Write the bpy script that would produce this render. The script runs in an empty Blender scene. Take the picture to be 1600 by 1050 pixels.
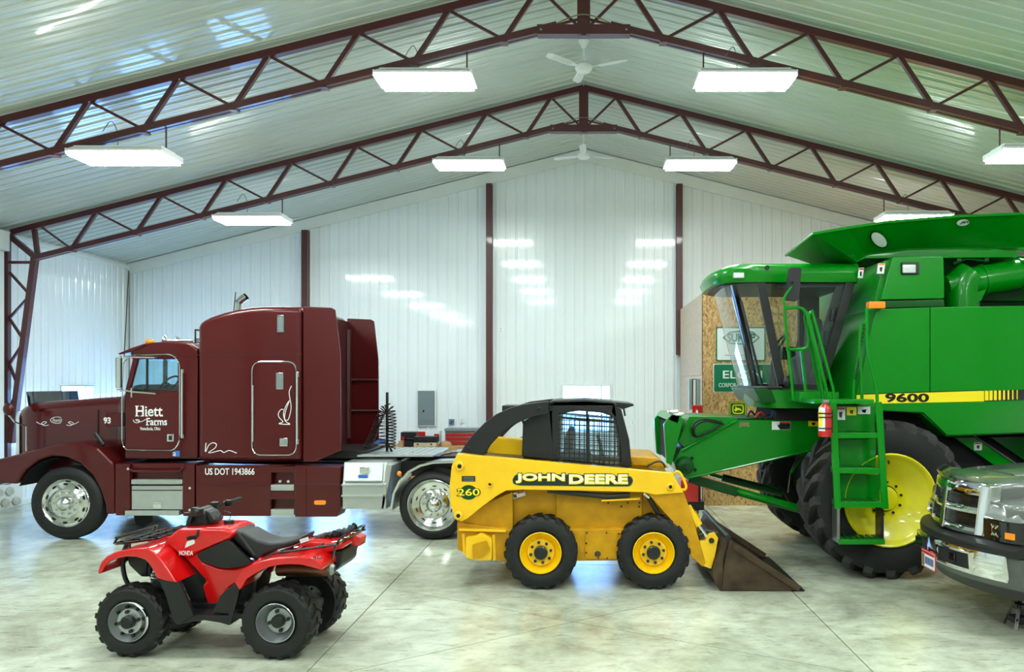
import bpy, bmesh, math, random
from mathutils import Vector, Matrix
random.seed(7)
scene = bpy.context.scene
COL = scene.collection

# ------------------------------------------------------------------ camera, world, exposure
F, CX, CY, CAMH = 1333.0, 912.0, 598.0, 2.3     # focal length in pixels, vanishing point, eye height
cam_data = bpy.data.cameras.new('camera')
cam_data.sensor_width = 36.0
cam_data.lens = F / 1600.0 * 36.0
cam_data.shift_x = (800 - CX) / 1600.0
cam_data.shift_y = (CY - 525) / 1600.0
cam_data.clip_end = 200
cam = bpy.data.objects.new('camera', cam_data)
cam.location = (0, 0, CAMH)
cam.rotation_euler = (math.radians(90), 0, 0)
COL.objects.link(cam)
scene.camera = cam

world = bpy.data.worlds.new('World')
scene.world = world
world.use_nodes = True
wn = world.node_tree.nodes
wn['Background'].inputs['Color'].default_value = (0.24, 0.50, 1.0, 1)
wn['Background'].inputs['Strength'].default_value = 15.0

scene.view_settings.view_transform = 'Standard'
scene.view_settings.look = 'None'
scene.view_settings.gamma = 1.0
scene.view_settings.use_curve_mapping = False
scene.view_settings.exposure = 0.0
LAMP_STRENGTH = 58.0
scene.cycles.max_bounces = 7
scene.cycles.diffuse_bounces = 4
scene.cycles.glossy_bounces = 4
scene.cycles.transparent_max_bounces = 16
scene.cycles.caustics_reflective = False
scene.cycles.caustics_refractive = False

# ------------------------------------------------------------------ building measures
BACK = 19.9            # depth of the back wall
HALF = 10.63           # half width of the hall
FRONT = -7.0
RIDGE, SLOPE = 7.76, 0.2525
BAY = 4.34
T2 = 15.6              # depth of the far truss
def roof_z(x): return RIDGE - SLOPE * abs(x)

def PX(px, d): return (px - CX) * d / F
def PZ(py, d): return CAMH - (py - CY) * d / F
def P(px, py, d): return Vector((PX(px, d), d, PZ(py, d)))

# ------------------------------------------------------------------ colour and material helpers
def lin(c):
    out = []
    for v in c:
        v = v / 255.0
        out.append(v / 12.92 if v <= 0.04045 else ((v + 0.055) / 1.055) ** 2.4)
    return tuple(out)

MATS = {}
def mat(name, rgb, rough=0.5, metal=0.0, coat=0.0, var=0.06, vscale=3.0, bump=0.0, bscale=40.0, spec=0.5, rough_var=0.0):
    if name in MATS: return MATS[name]
    m = bpy.data.materials.new(name); m.use_nodes = True
    nt = m.node_tree; N = nt.nodes; L = nt.links
    b = N['Principled BSDF']
    c = lin(rgb)
    b.inputs['Roughness'].default_value = rough
    b.inputs['Metallic'].default_value = metal
    b.inputs['Coat Weight'].default_value = coat
    b.inputs['Coat Roughness'].default_value = 0.06
    b.inputs['Specular IOR Level'].default_value = spec
    tc = N.new('ShaderNodeTexCoord')
    nz = N.new('ShaderNodeTexNoise'); nz.inputs['Scale'].default_value = vscale; nz.inputs['Detail'].default_value = 5
    L.new(tc.outputs['Object'], nz.inputs['Vector'])
    rp = N.new('ShaderNodeValToRGB')
    rp.color_ramp.elements[0].position = 0.3; rp.color_ramp.elements[1].position = 0.7
    rp.color_ramp.elements[0].color = tuple(max(0, v * (1 - var)) for v in c) + (1,)
    rp.color_ramp.elements[1].color = tuple(min(1, v * (1 + var)) for v in c) + (1,)
    L.new(nz.outputs['Fac'], rp.inputs['Fac']); L.new(rp.outputs['Color'], b.inputs['Base Color'])
    if rough_var:
        mr = N.new('ShaderNodeMapRange')
        mr.inputs['To Min'].default_value = max(0.02, rough - rough_var); mr.inputs['To Max'].default_value = min(1, rough + rough_var)
        mr.inputs['From Min'].default_value = 0.3; mr.inputs['From Max'].default_value = 0.7
        L.new(nz.outputs['Fac'], mr.inputs['Value']); L.new(mr.outputs['Result'], b.inputs['Roughness'])
    if bump:
        n2 = N.new('ShaderNodeTexNoise'); n2.inputs['Scale'].default_value = bscale; n2.inputs['Detail'].default_value = 3
        L.new(tc.outputs['Object'], n2.inputs['Vector'])
        bp = N.new('ShaderNodeBump'); bp.inputs['Strength'].default_value = bump; bp.inputs['Distance'].default_value = 0.02
        L.new(n2.outputs['Fac'], bp.inputs['Height']); L.new(bp.outputs['Normal'], b.inputs['Normal'])
    MATS[name] = m
    return m

def glass(name, tint, refl=0.08, rough=0.02):
    if name in MATS: return MATS[name]
    m = bpy.data.materials.new(name); m.use_nodes = True
    nt = m.node_tree; N = nt.nodes; L = nt.links
    N.remove(N['Principled BSDF'])
    out = N['Material Output']
    t = N.new('ShaderNodeBsdfTransparent'); t.inputs['Color'].default_value = tuple(tint) + (1,)
    g = N.new('ShaderNodeBsdfGlossy'); g.inputs['Roughness'].default_value = rough
    fr = N.new('ShaderNodeFresnel'); fr.inputs['IOR'].default_value = 1.5
    mu = N.new('ShaderNodeMath'); mu.operation = 'ADD'; mu.inputs[1].default_value = refl
    ge = N.new('ShaderNodeNewGeometry'); iv = N.new('ShaderNodeMath'); iv.operation = 'SUBTRACT'; iv.inputs[0].default_value = 1.0
    L.new(ge.outputs['Backfacing'], iv.inputs[1])
    m0 = N.new('ShaderNodeMath'); m0.operation = 'MULTIPLY'; L.new(fr.outputs['Fac'], m0.inputs[0]); L.new(iv.outputs[0], m0.inputs[1])
    L.new(m0.outputs[0], mu.inputs[0])
    mx = N.new('ShaderNodeMixShader')
    L.new(mu.outputs[0], mx.inputs['Fac']); L.new(t.outputs[0], mx.inputs[1]); L.new(g.outputs[0], mx.inputs[2])
    L.new(mx.outputs[0], out.inputs['Surface'])
    MATS[name] = m
    return m

def emit(name, rgb, strength):
    m = bpy.data.materials.new(name); m.use_nodes = True
    N = m.node_tree.nodes; b = N['Principled BSDF']
    b.inputs['Base Color'].default_value = (0.8, 0.8, 0.8, 1)
    b.inputs['Emission Color'].default_value = tuple(rgb) + (1,)
    b.inputs['Emission Strength'].default_value = strength
    MATS[name] = m
    return m

# ------------------------------------------------------------------ mesh builder
ORIG = {}       # world origin of every root, so that parts can be written in world coordinates
class MB:
    def __init__(s): s.bm = bmesh.new()
    def _face(s, vs):
        try: return s.bm.faces.new(vs)
        except ValueError: return None
    def verts(s, pts): return [s.bm.verts.new(p) for p in pts]
    def box(s, x0, x1, y0, y1, z0, z1):
        v = s.verts([(x0,y0,z0),(x1,y0,z0),(x1,y1,z0),(x0,y1,z0),(x0,y0,z1),(x1,y0,z1),(x1,y1,z1),(x0,y1,z1)])
        for f in ((0,1,5,4),(1,2,6,5),(2,3,7,6),(3,0,4,7),(4,5,6,7),(3,2,1,0)): s._face([v[i] for i in f])
        return s
    def prism(s, poly, a0, a1, axis='y'):
        """poly in the two other axes (xz for y, yz for x, xy for z), extruded from a0 to a1"""
        def mk(p, a):
            if axis == 'y': return (p[0], a, p[1])
            if axis == 'x': return (a, p[0], p[1])
            return (p[0], p[1], a)
        n = len(poly)
        A = s.verts([mk(p, a0) for p in poly]); B = s.verts([mk(p, a1) for p in poly])
        s._face(A[::-1]); s._face(B)
        for i in range(n): s._face([A[i], A[(i+1)%n], B[(i+1)%n], B[i]])
        return s
    def loft(s, rings, caps=True, closed=True):
        R = [s.verts(r) for r in rings]
        n = len(R[0])
        for a, b in zip(R[:-1], R[1:]):
            for i in range(n if closed else n-1):
                s._face([a[i], a[(i+1)%n], b[(i+1)%n], b[i]])
        if caps and closed: s._face(R[0][::-1]); s._face(R[-1])
        return s
    def tube(s, pts, r, seg=8, caps=True, closed=False):
        pts = [Vector(p) for p in pts]
        rings = []; n = len(pts); up = None
        for i, p in enumerate(pts):
            if closed: t = pts[(i+1)%n] - pts[i-1]
            else: t = pts[min(i+1, n-1)] - pts[max(i-1, 0)]
            if t.length < 1e-9: t = Vector((0,0,1))
            t.normalize()
            if up is None:
                up = Vector((0,0,1)) if abs(t.z) < 0.9 else Vector((1,0,0))
            a = t.cross(up)
            if a.length < 1e-6: a = t.cross(Vector((0,1,0)))
            a.normalize(); b = a.cross(t).normalized(); up = b
            rr = r[i] if isinstance(r, (list, tuple)) else r
            rings.append([p + a*math.cos(2*math.pi*k/seg)*rr + b*math.sin(2*math.pi*k/seg)*rr for k in range(seg)])
        if closed: rings.append(rings[0][:]); s.loft(rings, caps=False)
        else: s.loft(rings, caps=caps)
        return s
    def bar(s, p0, p1, w, h):
        """rectangular bar between two points; w across, h in the upright sense"""
        p0, p1 = Vector(p0), Vector(p1); t = (p1-p0).normalized()
        up = Vector((0,0,1)) if abs(t.z) < 0.95 else Vector((1,0,0))
        a = t.cross(up).normalized(); b = a.cross(t).normalized()
        ring = lambda p: [p + a*w/2*i + b*h/2*j for i, j in ((1,1),(-1,1),(-1,-1),(1,-1))]
        s.loft([ring(p0), ring(p1)]); return s
    def lathe(s, prof, org, axis='y', seg=32, closed=False):
        """prof: list of (radius, offset along axis)"""
        org = Vector(org); rings = []
        for r, h in prof:
            ring = []
            for k in range(seg):
                a = 2*math.pi*k/seg; c, q = math.cos(a)*r, math.sin(a)*r
                ring.append(org + (Vector((c, h, q)) if axis == 'y' else Vector((h, c, q)) if axis == 'x' else Vector((c, q, h))))
            rings.append(ring)
        if closed: rings.append(rings[0])
        s.loft(rings, caps=False); return s
    def cyl(s, p0, p1, r, seg=16):
        s.tube([p0, p1], r, seg); return s
    def ell(s, c, rx, ry, rz, nu=12, nv=8):
        c = Vector(c); rings = []
        for j in range(1, nv):
            t = math.pi*j/nv
            rings.append([c + Vector((rx*math.sin(t)*math.cos(2*math.pi*i/nu), ry*math.sin(t)*math.sin(2*math.pi*i/nu), rz*math.cos(t))) for i in range(nu)])
        s.loft(rings); return s
    def quad(s, a, b, c, d): s._face(s.verts([a,b,c,d])); return s
    def build(s, name, material, parent=None, bevel=0.0, seg=2, smooth=35, org=None, ang=25):
        bm = s.bm
        bmesh.ops.remove_doubles(bm, verts=bm.verts, dist=1e-5)
        bmesh.ops.recalc_face_normals(bm, faces=bm.faces)
        if bevel > 0:
            es = [e for e in bm.edges if len(e.link_faces) == 2 and e.calc_face_angle(0) > math.radians(ang)]
            bmesh.ops.bevel(bm, geom=es, offset=bevel, segments=seg, profile=0.5, affect='EDGES', clamp_overlap=True)
        o0 = Vector(org) if org is not None else (ORIG.get(parent.name, Vector()) if parent else Vector())
        if o0.length: bmesh.ops.translate(bm, verts=bm.verts, vec=-o0)
        me = bpy.data.meshes.new(name); bm.to_mesh(me); bm.free()
        if smooth:
            me.shade_smooth()
            try: me.set_sharp_from_angle(angle=math.radians(smooth))
            except Exception: pass
        me.materials.append(material)
        o = bpy.data.objects.new(name, me); COL.objects.link(o)
        if bevel > 0 and smooth:
            wn_ = o.modifiers.new('weighted_normals', 'WEIGHTED_NORMAL'); wn_.keep_sharp = True
        if parent: o.parent = parent
        else: o.location = o0
        ORIG[o.name] = o0
        return o

def tag(o, label, cat, group=None):
    o['label'] = label; o['category'] = cat
    if group: o['group'] = group
    return o
def thing(name, label, cat, loc, group=None):
    o = bpy.data.objects.new(name, None); COL.objects.link(o)
    o.empty_display_size = 0.2
    o.location = loc; ORIG[o.name] = Vector(loc)
    return tag(o, label, cat, group)
def struct(o): o['kind'] = 'structure'; return o
def copy_tree(o, parent=None):
    c = o.copy(); COL.objects.link(c); ORIG[c.name] = ORIG.get(o.name, Vector())
    if parent is not None: c.parent = parent
    for ch in list(o.children): copy_tree(ch, c)
    return c
def moved(o, delta, label=None):
    c = copy_tree(o); c.location = Vector(o.location) + Vector(delta)
    if label: c['label'] = label
    return c

def catmull(pts, n=8, closed=False):
    pts = [Vector(p) for p in pts]; out = []; m = len(pts)
    rng = range(m if closed else m-1)
    for i in rng:
        p0 = pts[i-1] if (i > 0 or closed) else pts[0]
        p1 = pts[i]; p2 = pts[(i+1) % m]
        p3 = pts[(i+2) % m] if (i+2 < m or closed) else pts[-1]
        for k in range(n):
            t = k/n
            out.append(0.5*((2*p1) + (p2-p0)*t + (2*p0-5*p1+4*p2-p3)*t*t + (3*p1-p0-3*p2+p3)*t**3))
    if not closed: out.append(pts[-1])
    return out
def helix(path, R, turns, r, per=12):
    """points of a coil that winds round a polyline"""
    path = catmull(path, 12); L = [0]
    for a, b in zip(path[:-1], path[1:]): L.append(L[-1] + (b-a).length)
    out = []; N = int(turns*per)
    for k in range(N+1):
        s = L[-1]*k/N; i = 0
        while i < len(L)-2 and L[i+1] < s: i += 1
        f = (s-L[i])/max(1e-9, L[i+1]-L[i]); p = path[i].lerp(path[i+1], f); t = (path[i+1]-path[i]).normalized()
        a = t.cross(Vector((0,1,0)))
        if a.length < 1e-3: a = Vector((1,0,0))
        a.normalize(); b = t.cross(a).normalized(); th = 2*math.pi*turns*k/N
        out.append(p + a*math.cos(th)*R + b*math.sin(th)*R)
    return out
def rrect(y0, y1, z0, z1, rt, rb, n=4):
    """rounded rectangle ring as (y, z)"""
    pts = []
    for cy, cz, r, a0 in ((y1-rt, z1-rt, rt, 0), (y0+rt, z1-rt, rt, 90), (y0+rb, z0+rb, rb, 180), (y1-rb, z0+rb, rb, 270)):
        for k in range(n+1):
            a = math.radians(a0 + 90*k/n); pts.append((cy + r*math.cos(a), cz + r*math.sin(a)))
    return pts
def rpoly(poly, r, n=4):
    """round the corners of a 2d polygon; r is one radius or a list"""
    out = []; m = len(poly)
    for i in range(m):
        p = Vector(poly[i]); a = Vector(poly[i-1]); b = Vector(poly[(i+1) % m]); rr = r[i] if isinstance(r, (list, tuple)) else r
        da, db = a-p, b-p; k = min(rr, da.length*0.45, db.length*0.45)
        if k < 1e-4: out.append(tuple(p)); continue
        s = p + da.normalized()*k; e = p + db.normalized()*k
        for j in range(n+1):
            t = j/n; out.append(tuple((1-t)**2*s + 2*t*(1-t)*p + t*t*e))
    return out
def circ(cx, cz, r, n=24, a0=0, a1=360):
    full = abs(a1-a0) >= 360
    return [(cx + r*math.cos(math.radians(a0+(a1-a0)*k/(n if full else n-1))), cz + r*math.sin(math.radians(a0+(a1-a0)*k/(n if full else n-1)))) for k in range(n)]

TEXT_CACHE = {}
def text(name, s, org, right, up, w, h, material, parent, thick=0.004, shear=0.0, bold=0.0):
    """lettering of overall size w x h with its lower left corner at org"""
    cu = bpy.data.curves.new(name, 'FONT'); cu.body = s; cu.size = 1; cu.shear = shear; cu.offset = bold
    cu.extrude = 0.01; cu.resolution_u = 3
    ob = bpy.data.objects.new(name, cu); COL.objects.link(ob)
    bpy.context.view_layer.update()
    dg = bpy.context.evaluated_depsgraph_get()
    me = bpy.data.meshes.new_from_object(ob.evaluated_get(dg))
    bpy.data.objects.remove(ob); bpy.data.curves.remove(cu)
    xs = [v.co.x for v in me.vertices]; ys = [v.co.y for v in me.vertices]
    x0, x1, y0, y1 = min(xs), max(xs), min(ys), max(ys)
    right = Vector(right).normalized(); up = Vector(up).normalized(); nrm = right.cross(up)
    o0 = ORIG.get(parent.name, Vector()) if parent else Vector()
    org = Vector(org) - o0
    for v in me.vertices:
        a = (v.co.x-x0)/(x1-x0)*w; b = (v.co.y-y0)/(y1-y0)*h; c = (1 if v.co.z > 0 else -0.25)*thick
        v.co = org + right*a + up*b + nrm*c
    me.materials.clear(); me.materials.append(material); me.name = name
    o = bpy.data.objects.new(name, me); COL.objects.link(o)
    if parent: o.parent = parent
    ORIG[o.name] = o0
    return o
XR, ZU = Vector((1,0,0)), Vector((0,0,1))
def text_px(name, s, px0, py0, px1, py1, d, material, parent, **k):
    """lettering that faces the camera side, in the box between two pixels on the plane at depth d"""
    return text(name, s, (PX(px0,d), d, PZ(py1,d)), XR, ZU, PX(px1,d)-PX(px0,d), PZ(py0,d)-PZ(py1,d), material, parent, **k)
def pl(pts, d): return [(PX(a,d), PZ(b,d)) for a, b in pts]

# ------------------------------------------------------------------ materials
M = MATS
mat('white_metal', (234,241,243), 0.24, 0.0, 0.7, 0.02, 1.2, bump=0.16, bscale=5.0)
mat('ceiling_metal', (190,199,193), 0.28, 0.0, 0.5, 0.03, 0.8, bump=0.07, bscale=2.4)
mat('white_trim', (226,232,228), 0.4, 0, 0.1, 0.03)
mat('plain_wall', (200,204,200), 0.6)
mat('red_oxide', (76,27,29), 0.42, 0.0, 0.25, 0.10, 3)
mat('burgundy', (78,10,13), 0.30, 0.15, 0.45, 0.03, 2, spec=0.3)
mat('burgundy_dark', (60,10,14), 0.4, 0.1, 0.3, 0.08)
mat('chrome', (225,228,228), 0.07, 1.0, 0, 0.02)
mat('aluminium', (190,195,192), 0.36, 0.75, 0, 0.04, 10)
mat('polished', (214,216,212), 0.14, 1.0, 0, 0.02, 3)
mat('rubber', (12,13,13), 0.6, 0, 0, 0.25, 9, bump=0.15, bscale=60)
mat('rubber_dusty', (17,18,17), 0.72, 0, 0, 0.35, 6, bump=0.15, bscale=50)
mat('black_plastic', (15,16,18), 0.42, 0, 0, 0.15, 12, bump=0.08, bscale=120)
mat('black_gloss', (10,11,13), 0.15, 0, 0.5, 0.1)
mat('black_steel', (26,28,28), 0.38, 0.2, 0.1, 0.12, 8)
mat('dark_steel', (58,58,58), 0.4, 0.8, 0, 0.2, 10)
mat('black_matte', (12,12,12), 0.85, 0, 0, 0.2)
mat('amber', (245,140,10), 0.2, 0, 0.5, 0.05)
mat('white_paint', (236,238,238), 0.4, 0, 0, 0.02)
mat('blue_sticker', (40,110,190), 0.4)
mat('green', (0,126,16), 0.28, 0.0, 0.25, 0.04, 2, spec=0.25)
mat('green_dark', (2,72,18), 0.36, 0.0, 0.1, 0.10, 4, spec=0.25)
mat('yellow', (246,194,4), 0.34, 0, 0.2, 0.05, 3)
mat('yellow_worn_shaded', (196,142,4), 0.46, 0, 0.0, 0.14, 7, bump=0.05, bscale=30, spec=0.3)  # dirtier loader yellow, with the shade below the arms darkened into the colour
mat('rim_yellow', (226,214,10), 0.34, 0, 0.3, 0.05, 4)
mat('stripe_yellow', (250,226,20), 0.4, 0, 0.1, 0.02)
mat('atv_red', (206,10,12), 0.24, 0, 0.5, 0.04, 3)
mat('seat_black', (34,35,37), 0.46, 0, 0, 0.10, 20, bump=0.1, bscale=160)
mat('bronze', (104,66,50), 0.34, 0.85, 0, 0.35, 5)
mat('silver_paint', (172,176,178), 0.3, 0.7, 0.2, 0.04)
mat('pickup_grey', (112,116,112), 0.3, 0.45, 0.8, 0.04, 3)
mat('pickup_lower', (84,86,84), 0.45, 0.2, 0.2, 0.05)
mat('rust', (76,60,44), 0.6, 0.45, 0, 0.45, 6, bump=0.12, bscale=25, rough_var=0.15)
mat('grey_panel', (116,128,132), 0.45, 0.1, 0.1, 0.03)
mat('sign_green', (0,112,76), 0.4, 0, 0.2, 0.03)
mat('sign_white', (226,232,232), 0.4, 0, 0.2, 0.02)
mat('jd_green', (10,104,38), 0.35, 0, 0.2, 0.03)
mat('red_enamel', (190,24,24), 0.32, 0, 0.5, 0.05)
mat('wood', (176,136,86), 0.6, 0, 0, 0.22, 5, bump=0.1, bscale=30)
mat('cardboard', (170,132,92), 0.75, 0, 0, 0.12)
mat('cream_plastic', (196,190,160), 0.5)
mat('blue_cloth', (40,72,130), 0.8, 0, 0, 0.3, 12)
mat('olive', (120,116,80), 0.6, 0, 0, 0.3)
mat('steel_tool', (150,150,146), 0.35, 0.85, 0, 0.2)
mat('grey_seat', (70,72,76), 0.7)
mat('lens_clear', (220,224,224), 0.12, 0.2, 0.6, 0.1, 30)
mat('wood_handle', (150,104,60), 0.5)
mat('cream_white', (246,240,190), 0.4)
mat('tread_dust', (52,50,48), 0.8, 0, 0, 0.3, 8)
glass('window_glass', (0.92, 0.96, 0.98), 0.0)
glass('cab_glass', (0.80, 0.92, 0.94), 0.03)
glass('combine_glass', (0.84, 0.88, 0.87), 0.03)
glass('smoke_glass', (0.10, 0.10, 0.09), 0.04)
emit('lamp_glow', (0.90, 1.0, 0.97), LAMP_STRENGTH)

# ================================================================== the hall
def concrete():
    m = bpy.data.materials.new('concrete'); m.use_nodes = True
    N = m.node_tree.nodes; L = m.node_tree.links; b = N['Principled BSDF']
    tc = N.new('ShaderNodeTexCoord')
    def noise(scale, detail=6, rough=0.6, dist=0.0):
        n = N.new('ShaderNodeTexNoise'); n.inputs['Scale'].default_value = scale; n.inputs['Detail'].default_value = detail
        n.inputs['Roughness'].default_value = rough; n.inputs['Distortion'].default_value = dist
        L.new(tc.outputs['Object'], n.inputs['Vector']); return n
    big, mid, fine = noise(0.7, 6, 0.65, 0.6), noise(3.2, 8, 0.7, 0.3), noise(26, 5, 0.6)
    r1 = N.new('ShaderNodeValToRGB')
    r1.color_ramp.elements[0].position = 0.30; r1.color_ramp.elements[1].position = 0.62
    r1.color_ramp.elements[0].color = lin((160,164,144)) + (1,); r1.color_ramp.elements[1].color = lin((212,218,198)) + (1,)
    L.new(big.outputs['Fac'], r1.inputs['Fac'])
    r2 = N.new('ShaderNodeValToRGB')
    r2.color_ramp.elements[0].position = 0.32; r2.color_ramp.elements[1].position = 0.58
    r2.color_ramp.elements[0].color = (0.62,0.60,0.55,1); r2.color_ramp.elements[1].color = (1,1,1,1)
    L.new(mid.outputs['Fac'], r2.inputs['Fac'])
    mx = N.new('ShaderNodeMixRGB'); mx.blend_type = 'MULTIPLY'; mx.inputs['Fac'].default_value = 0.8
    L.new(r1.outputs['Color'], mx.inputs['Color1']); L.new(r2.outputs['Color'], mx.inputs['Color2'])
    # dark scuffs
    mp = N.new('ShaderNodeMapping'); mp.inputs['Scale'].default_value = (1.2, 5.0, 1); mp.inputs['Rotation'].default_value = (0,0,0.25)
    L.new(tc.outputs['Object'], mp.inputs['Vector'])
    sc = N.new('ShaderNodeTexNoise'); sc.inputs['Scale'].default_value = 2.6; sc.inputs['Detail'].default_value = 8; sc.inputs['Roughness'].default_value = 0.75
    L.new(mp.outputs['Vector'], sc.inputs['Vector'])
    r3 = N.new('ShaderNodeValToRGB'); r3.color_ramp.elements[0].position = 0.33; r3.color_ramp.elements[1].position = 0.44
    r3.color_ramp.elements[0].color = (0.30,0.29,0.27,1); r3.color_ramp.elements[1].color = (1,1,1,1)
    L.new(sc.outputs['Fac'], r3.inputs['Fac'])
    m2 = N.new('ShaderNodeMixRGB'); m2.blend_type = 'MULTIPLY'; m2.inputs['Fac'].default_value = 0.8
    L.new(mx.outputs['Color'], m2.inputs['Color1']); L.new(r3.outputs['Color'], m2.inputs['Color2'])
    L.new(m2.outputs['Color'], b.inputs['Base Color'])
    mr = N.new('ShaderNodeMapRange'); mr.inputs['From Min'].default_value = 0.35; mr.inputs['From Max'].default_value = 0.65
    mr.inputs['To Min'].default_value = 0.17; mr.inputs['To Max'].default_value = 0.25
    L.new(big.outputs['Fac'], mr.inputs['Value']); L.new(mr.outputs['Result'], b.inputs['Roughness'])
    bp = N.new('ShaderNodeBump'); bp.inputs['Strength'].default_value = 0.10; bp.inputs['Distance'].default_value = 0.01
    L.new(fine.outputs['Fac'], bp.inputs['Height']); L.new(bp.outputs['Normal'], b.inputs['Normal'])
    MATS['concrete'] = m
concrete()
mat('joint', (84,84,74), 0.9)

def osb():
    m = bpy.data.materials.new('osb'); m.use_nodes = True
    N = m.node_tree.nodes; L = m.node_tree.links; b = N['Principled BSDF']; b.inputs['Roughness'].default_value = 0.7
    tc = N.new('ShaderNodeTexCoord')
    nz = N.new('ShaderNodeTexNoise'); nz.inputs['Scale'].default_value = 7; nz.inputs['Detail'].default_value = 3
    L.new(tc.outputs['Object'], nz.inputs['Vector'])
    ad = N.new('ShaderNodeMixRGB'); ad.blend_type = 'ADD'; ad.inputs['Fac'].default_value = 0.14
    L.new(tc.outputs['Object'], ad.inputs['Color1']); L.new(nz.outputs['Color'], ad.inputs['Color2'])
    mp = N.new('ShaderNodeMapping'); mp.inputs['Scale'].default_value = (48, 48, 17); mp.inputs['Rotation'].default_value = (0, 0.6, 0.4)
    L.new(ad.outputs['Color'], mp.inputs['Vector'])
    vo = N.new('ShaderNodeTexVoronoi'); vo.inputs['Scale'].default_value = 1.0
    L.new(mp.outputs['Vector'], vo.inputs['Vector'])
    bw = N.new('ShaderNodeRGBToBW'); L.new(vo.outputs['Color'], bw.inputs['Color'])
    rp = N.new('ShaderNodeValToRGB'); e = rp.color_ramp.elements
    e[0].position = 0.12; e[1].position = 0.85
    e[0].color = lin((138,98,56)) + (1,); e[1].color = lin((214,176,120)) + (1,)
    k = rp.color_ramp.elements.new(0.4); k.color = lin((186,144,90)) + (1,)
    L.new(bw.outputs['Val'], rp.inputs['Fac']); L.new(rp.outputs['Color'], b.inputs['Base Color'])
    MATS['osb'] = m
osb()

# ---- floor: one slab per saw-cut field, dark joint bed below
def clip(poly, a, bb, c):
    """keep the part of a convex polygon where a*x + b*y <= c"""
    out = []
    for i in range(len(poly)):
        p, q = poly[i], poly[(i+1) % len(poly)]
        fp, fq = a*p[0]+bb*p[1]-c, a*q[0]+bb*q[1]-c
        if fp <= 0: out.append(p)
        if (fp < 0 < fq) or (fq < 0 < fp):
            t = fp/(fp-fq); out.append((p[0]+(q[0]-p[0])*t, p[1]+(q[1]-p[1])*t))
    return out
def split(poly, p, q):
    a, bb = (q[1]-p[1]), -(q[0]-p[0]); n = math.hypot(a, bb); a, bb = a/n, bb/n; c = a*p[0]+bb*p[1]; g = 0.006
    return [x for x in (clip(poly, a, bb, c-g), clip(poly, -a, -bb, -c-g)) if len(x) >= 3]
def fp(px, py): d = F*CAMH/(py-CY); return (PX(px, d), d)
floor = struct(MB().box(-HALF-0.3, HALF+0.3, FRONT, BACK+0.3, -0.25, -0.012).build('floor', M['joint'], smooth=0))
xs = [-HALF-0.3, -6.6, -2.2, 2.3, 6.7, HALF+0.3]
ys = [FRONT, 0.8, 5.55, 10.79, 15.4, BACK+0.3]
dA, dB = (fp(555,910), fp(1315,1047)), (fp(1120,922), fp(560,1046))
for i in range(5):
    for j in range(5):
        g = 0.006
        polys = [[(xs[i]+g, ys[j]+g), (xs[i+1]-g, ys[j]+g), (xs[i+1]-g, ys[j+1]-g), (xs[i]+g, ys[j+1]-g)]]
        if i == 2 and j == 2:
            for ln in (dA, dB):
                polys = [q for p_ in polys for q in split(p_, *ln)]
        for p_ in polys:
            MB().prism(p_, -0.06, 0.0, 'z').build('slab', M['concrete'], floor, smooth=0)

# ---- ribbed sheet metal
PER = 0.2286
NODES = [(0.0,0.0),(0.004,0.0),(0.016,0.019),(0.044,0.019),(0.056,0.0),(0.112,0.0),(0.116,0.004),(0.132,0.004),(0.136,0.0),(PER,0.0)]
def prof(u):
    t = u % PER
    for (a, ha), (b, hb) in zip(NODES[:-1], NODES[1:]):
        if a <= t <= b: return ha + (hb-ha)*(t-a)/(b-a)
    return 0.0
def us(u0, u1):
    out = {round(u0, 5), round(u1, 5)}; k = math.floor(u0/PER)
    while k*PER < u1:
        for a, _ in NODES:
            v = k*PER+a
            if u0 < v < u1: out.add(round(v, 5))
        k += 1
    return sorted(out)
def sheet(u0, u1, zlo, zhi, place, name, material, parent):
    """zlo/zhi: functions of u; place(u, h, z) -> point"""
    U = us(u0, u1); mb = MB()
    A = mb.verts([place(u, prof(u), zlo(u)) for u in U]); B = mb.verts([place(u, prof(u), zhi(u)) for u in U])
    for i in range(len(U)-1): mb._face([A[i], A[i+1], B[i+1], B[i]])
    return mb.build(name, material, parent, smooth=20)
def sheeted(u0, u1, zlo, zhi, place, material, parent, holes=(), step=4*PER):
    """cover a wall with cover-width panels, leaving window holes (ua, ub, za, zb) open"""
    cuts = [u0]; k = math.floor(u0/step)+1
    while k*step < u1-0.02: cuts.append(k*step); k += 1
    cuts.append(u1)
    for a, b in zip(cuts[:-1], cuts[1:]):
        xs_ = sorted({a, b} | {v for h in holes for v in h[:2] if a < v < b})
        for c, e in zip(xs_[:-1], xs_[1:]):
            mid = (c+e)/2; hit = [h for h in holes if h[0] <= mid <= h[1]]
            if hit:
                h = hit[0]
                sheet(c, e, zlo, lambda u: h[2], place, 'panel', material, parent)
                sheet(c, e, lambda u: h[3], zhi, place, 'panel', material, parent)
            else: sheet(c, e, zlo, zhi, place, 'panel', material, parent)

# back wall
WIN2 = (PX(877,BACK), PX(955,BACK), 1.12, 2.27)
WIN3 = (PX(486,BACK), PX(574,BACK), 0.75, 2.2)
WIN4 = (PX(330,BACK), PX(418,BACK), 0.75, 2.2)
WIN5 = (PX(208,BACK), PX(292,BACK), 0.75, 2.1)
wall_back = struct(MB().box(-HALF, HALF, BACK-0.03, BACK+0.02, 0, 0.10).build('wall_back', M['white_trim'], smooth=0))
zero = lambda u: 0.02
sheeted(-HALF, HALF, zero, lambda u: roof_z(u)+0.07, lambda u,h,z: (u, BACK-h, z), M['white_metal'], wall_back, (WIN2, WIN3, WIN4, WIN5))
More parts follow.
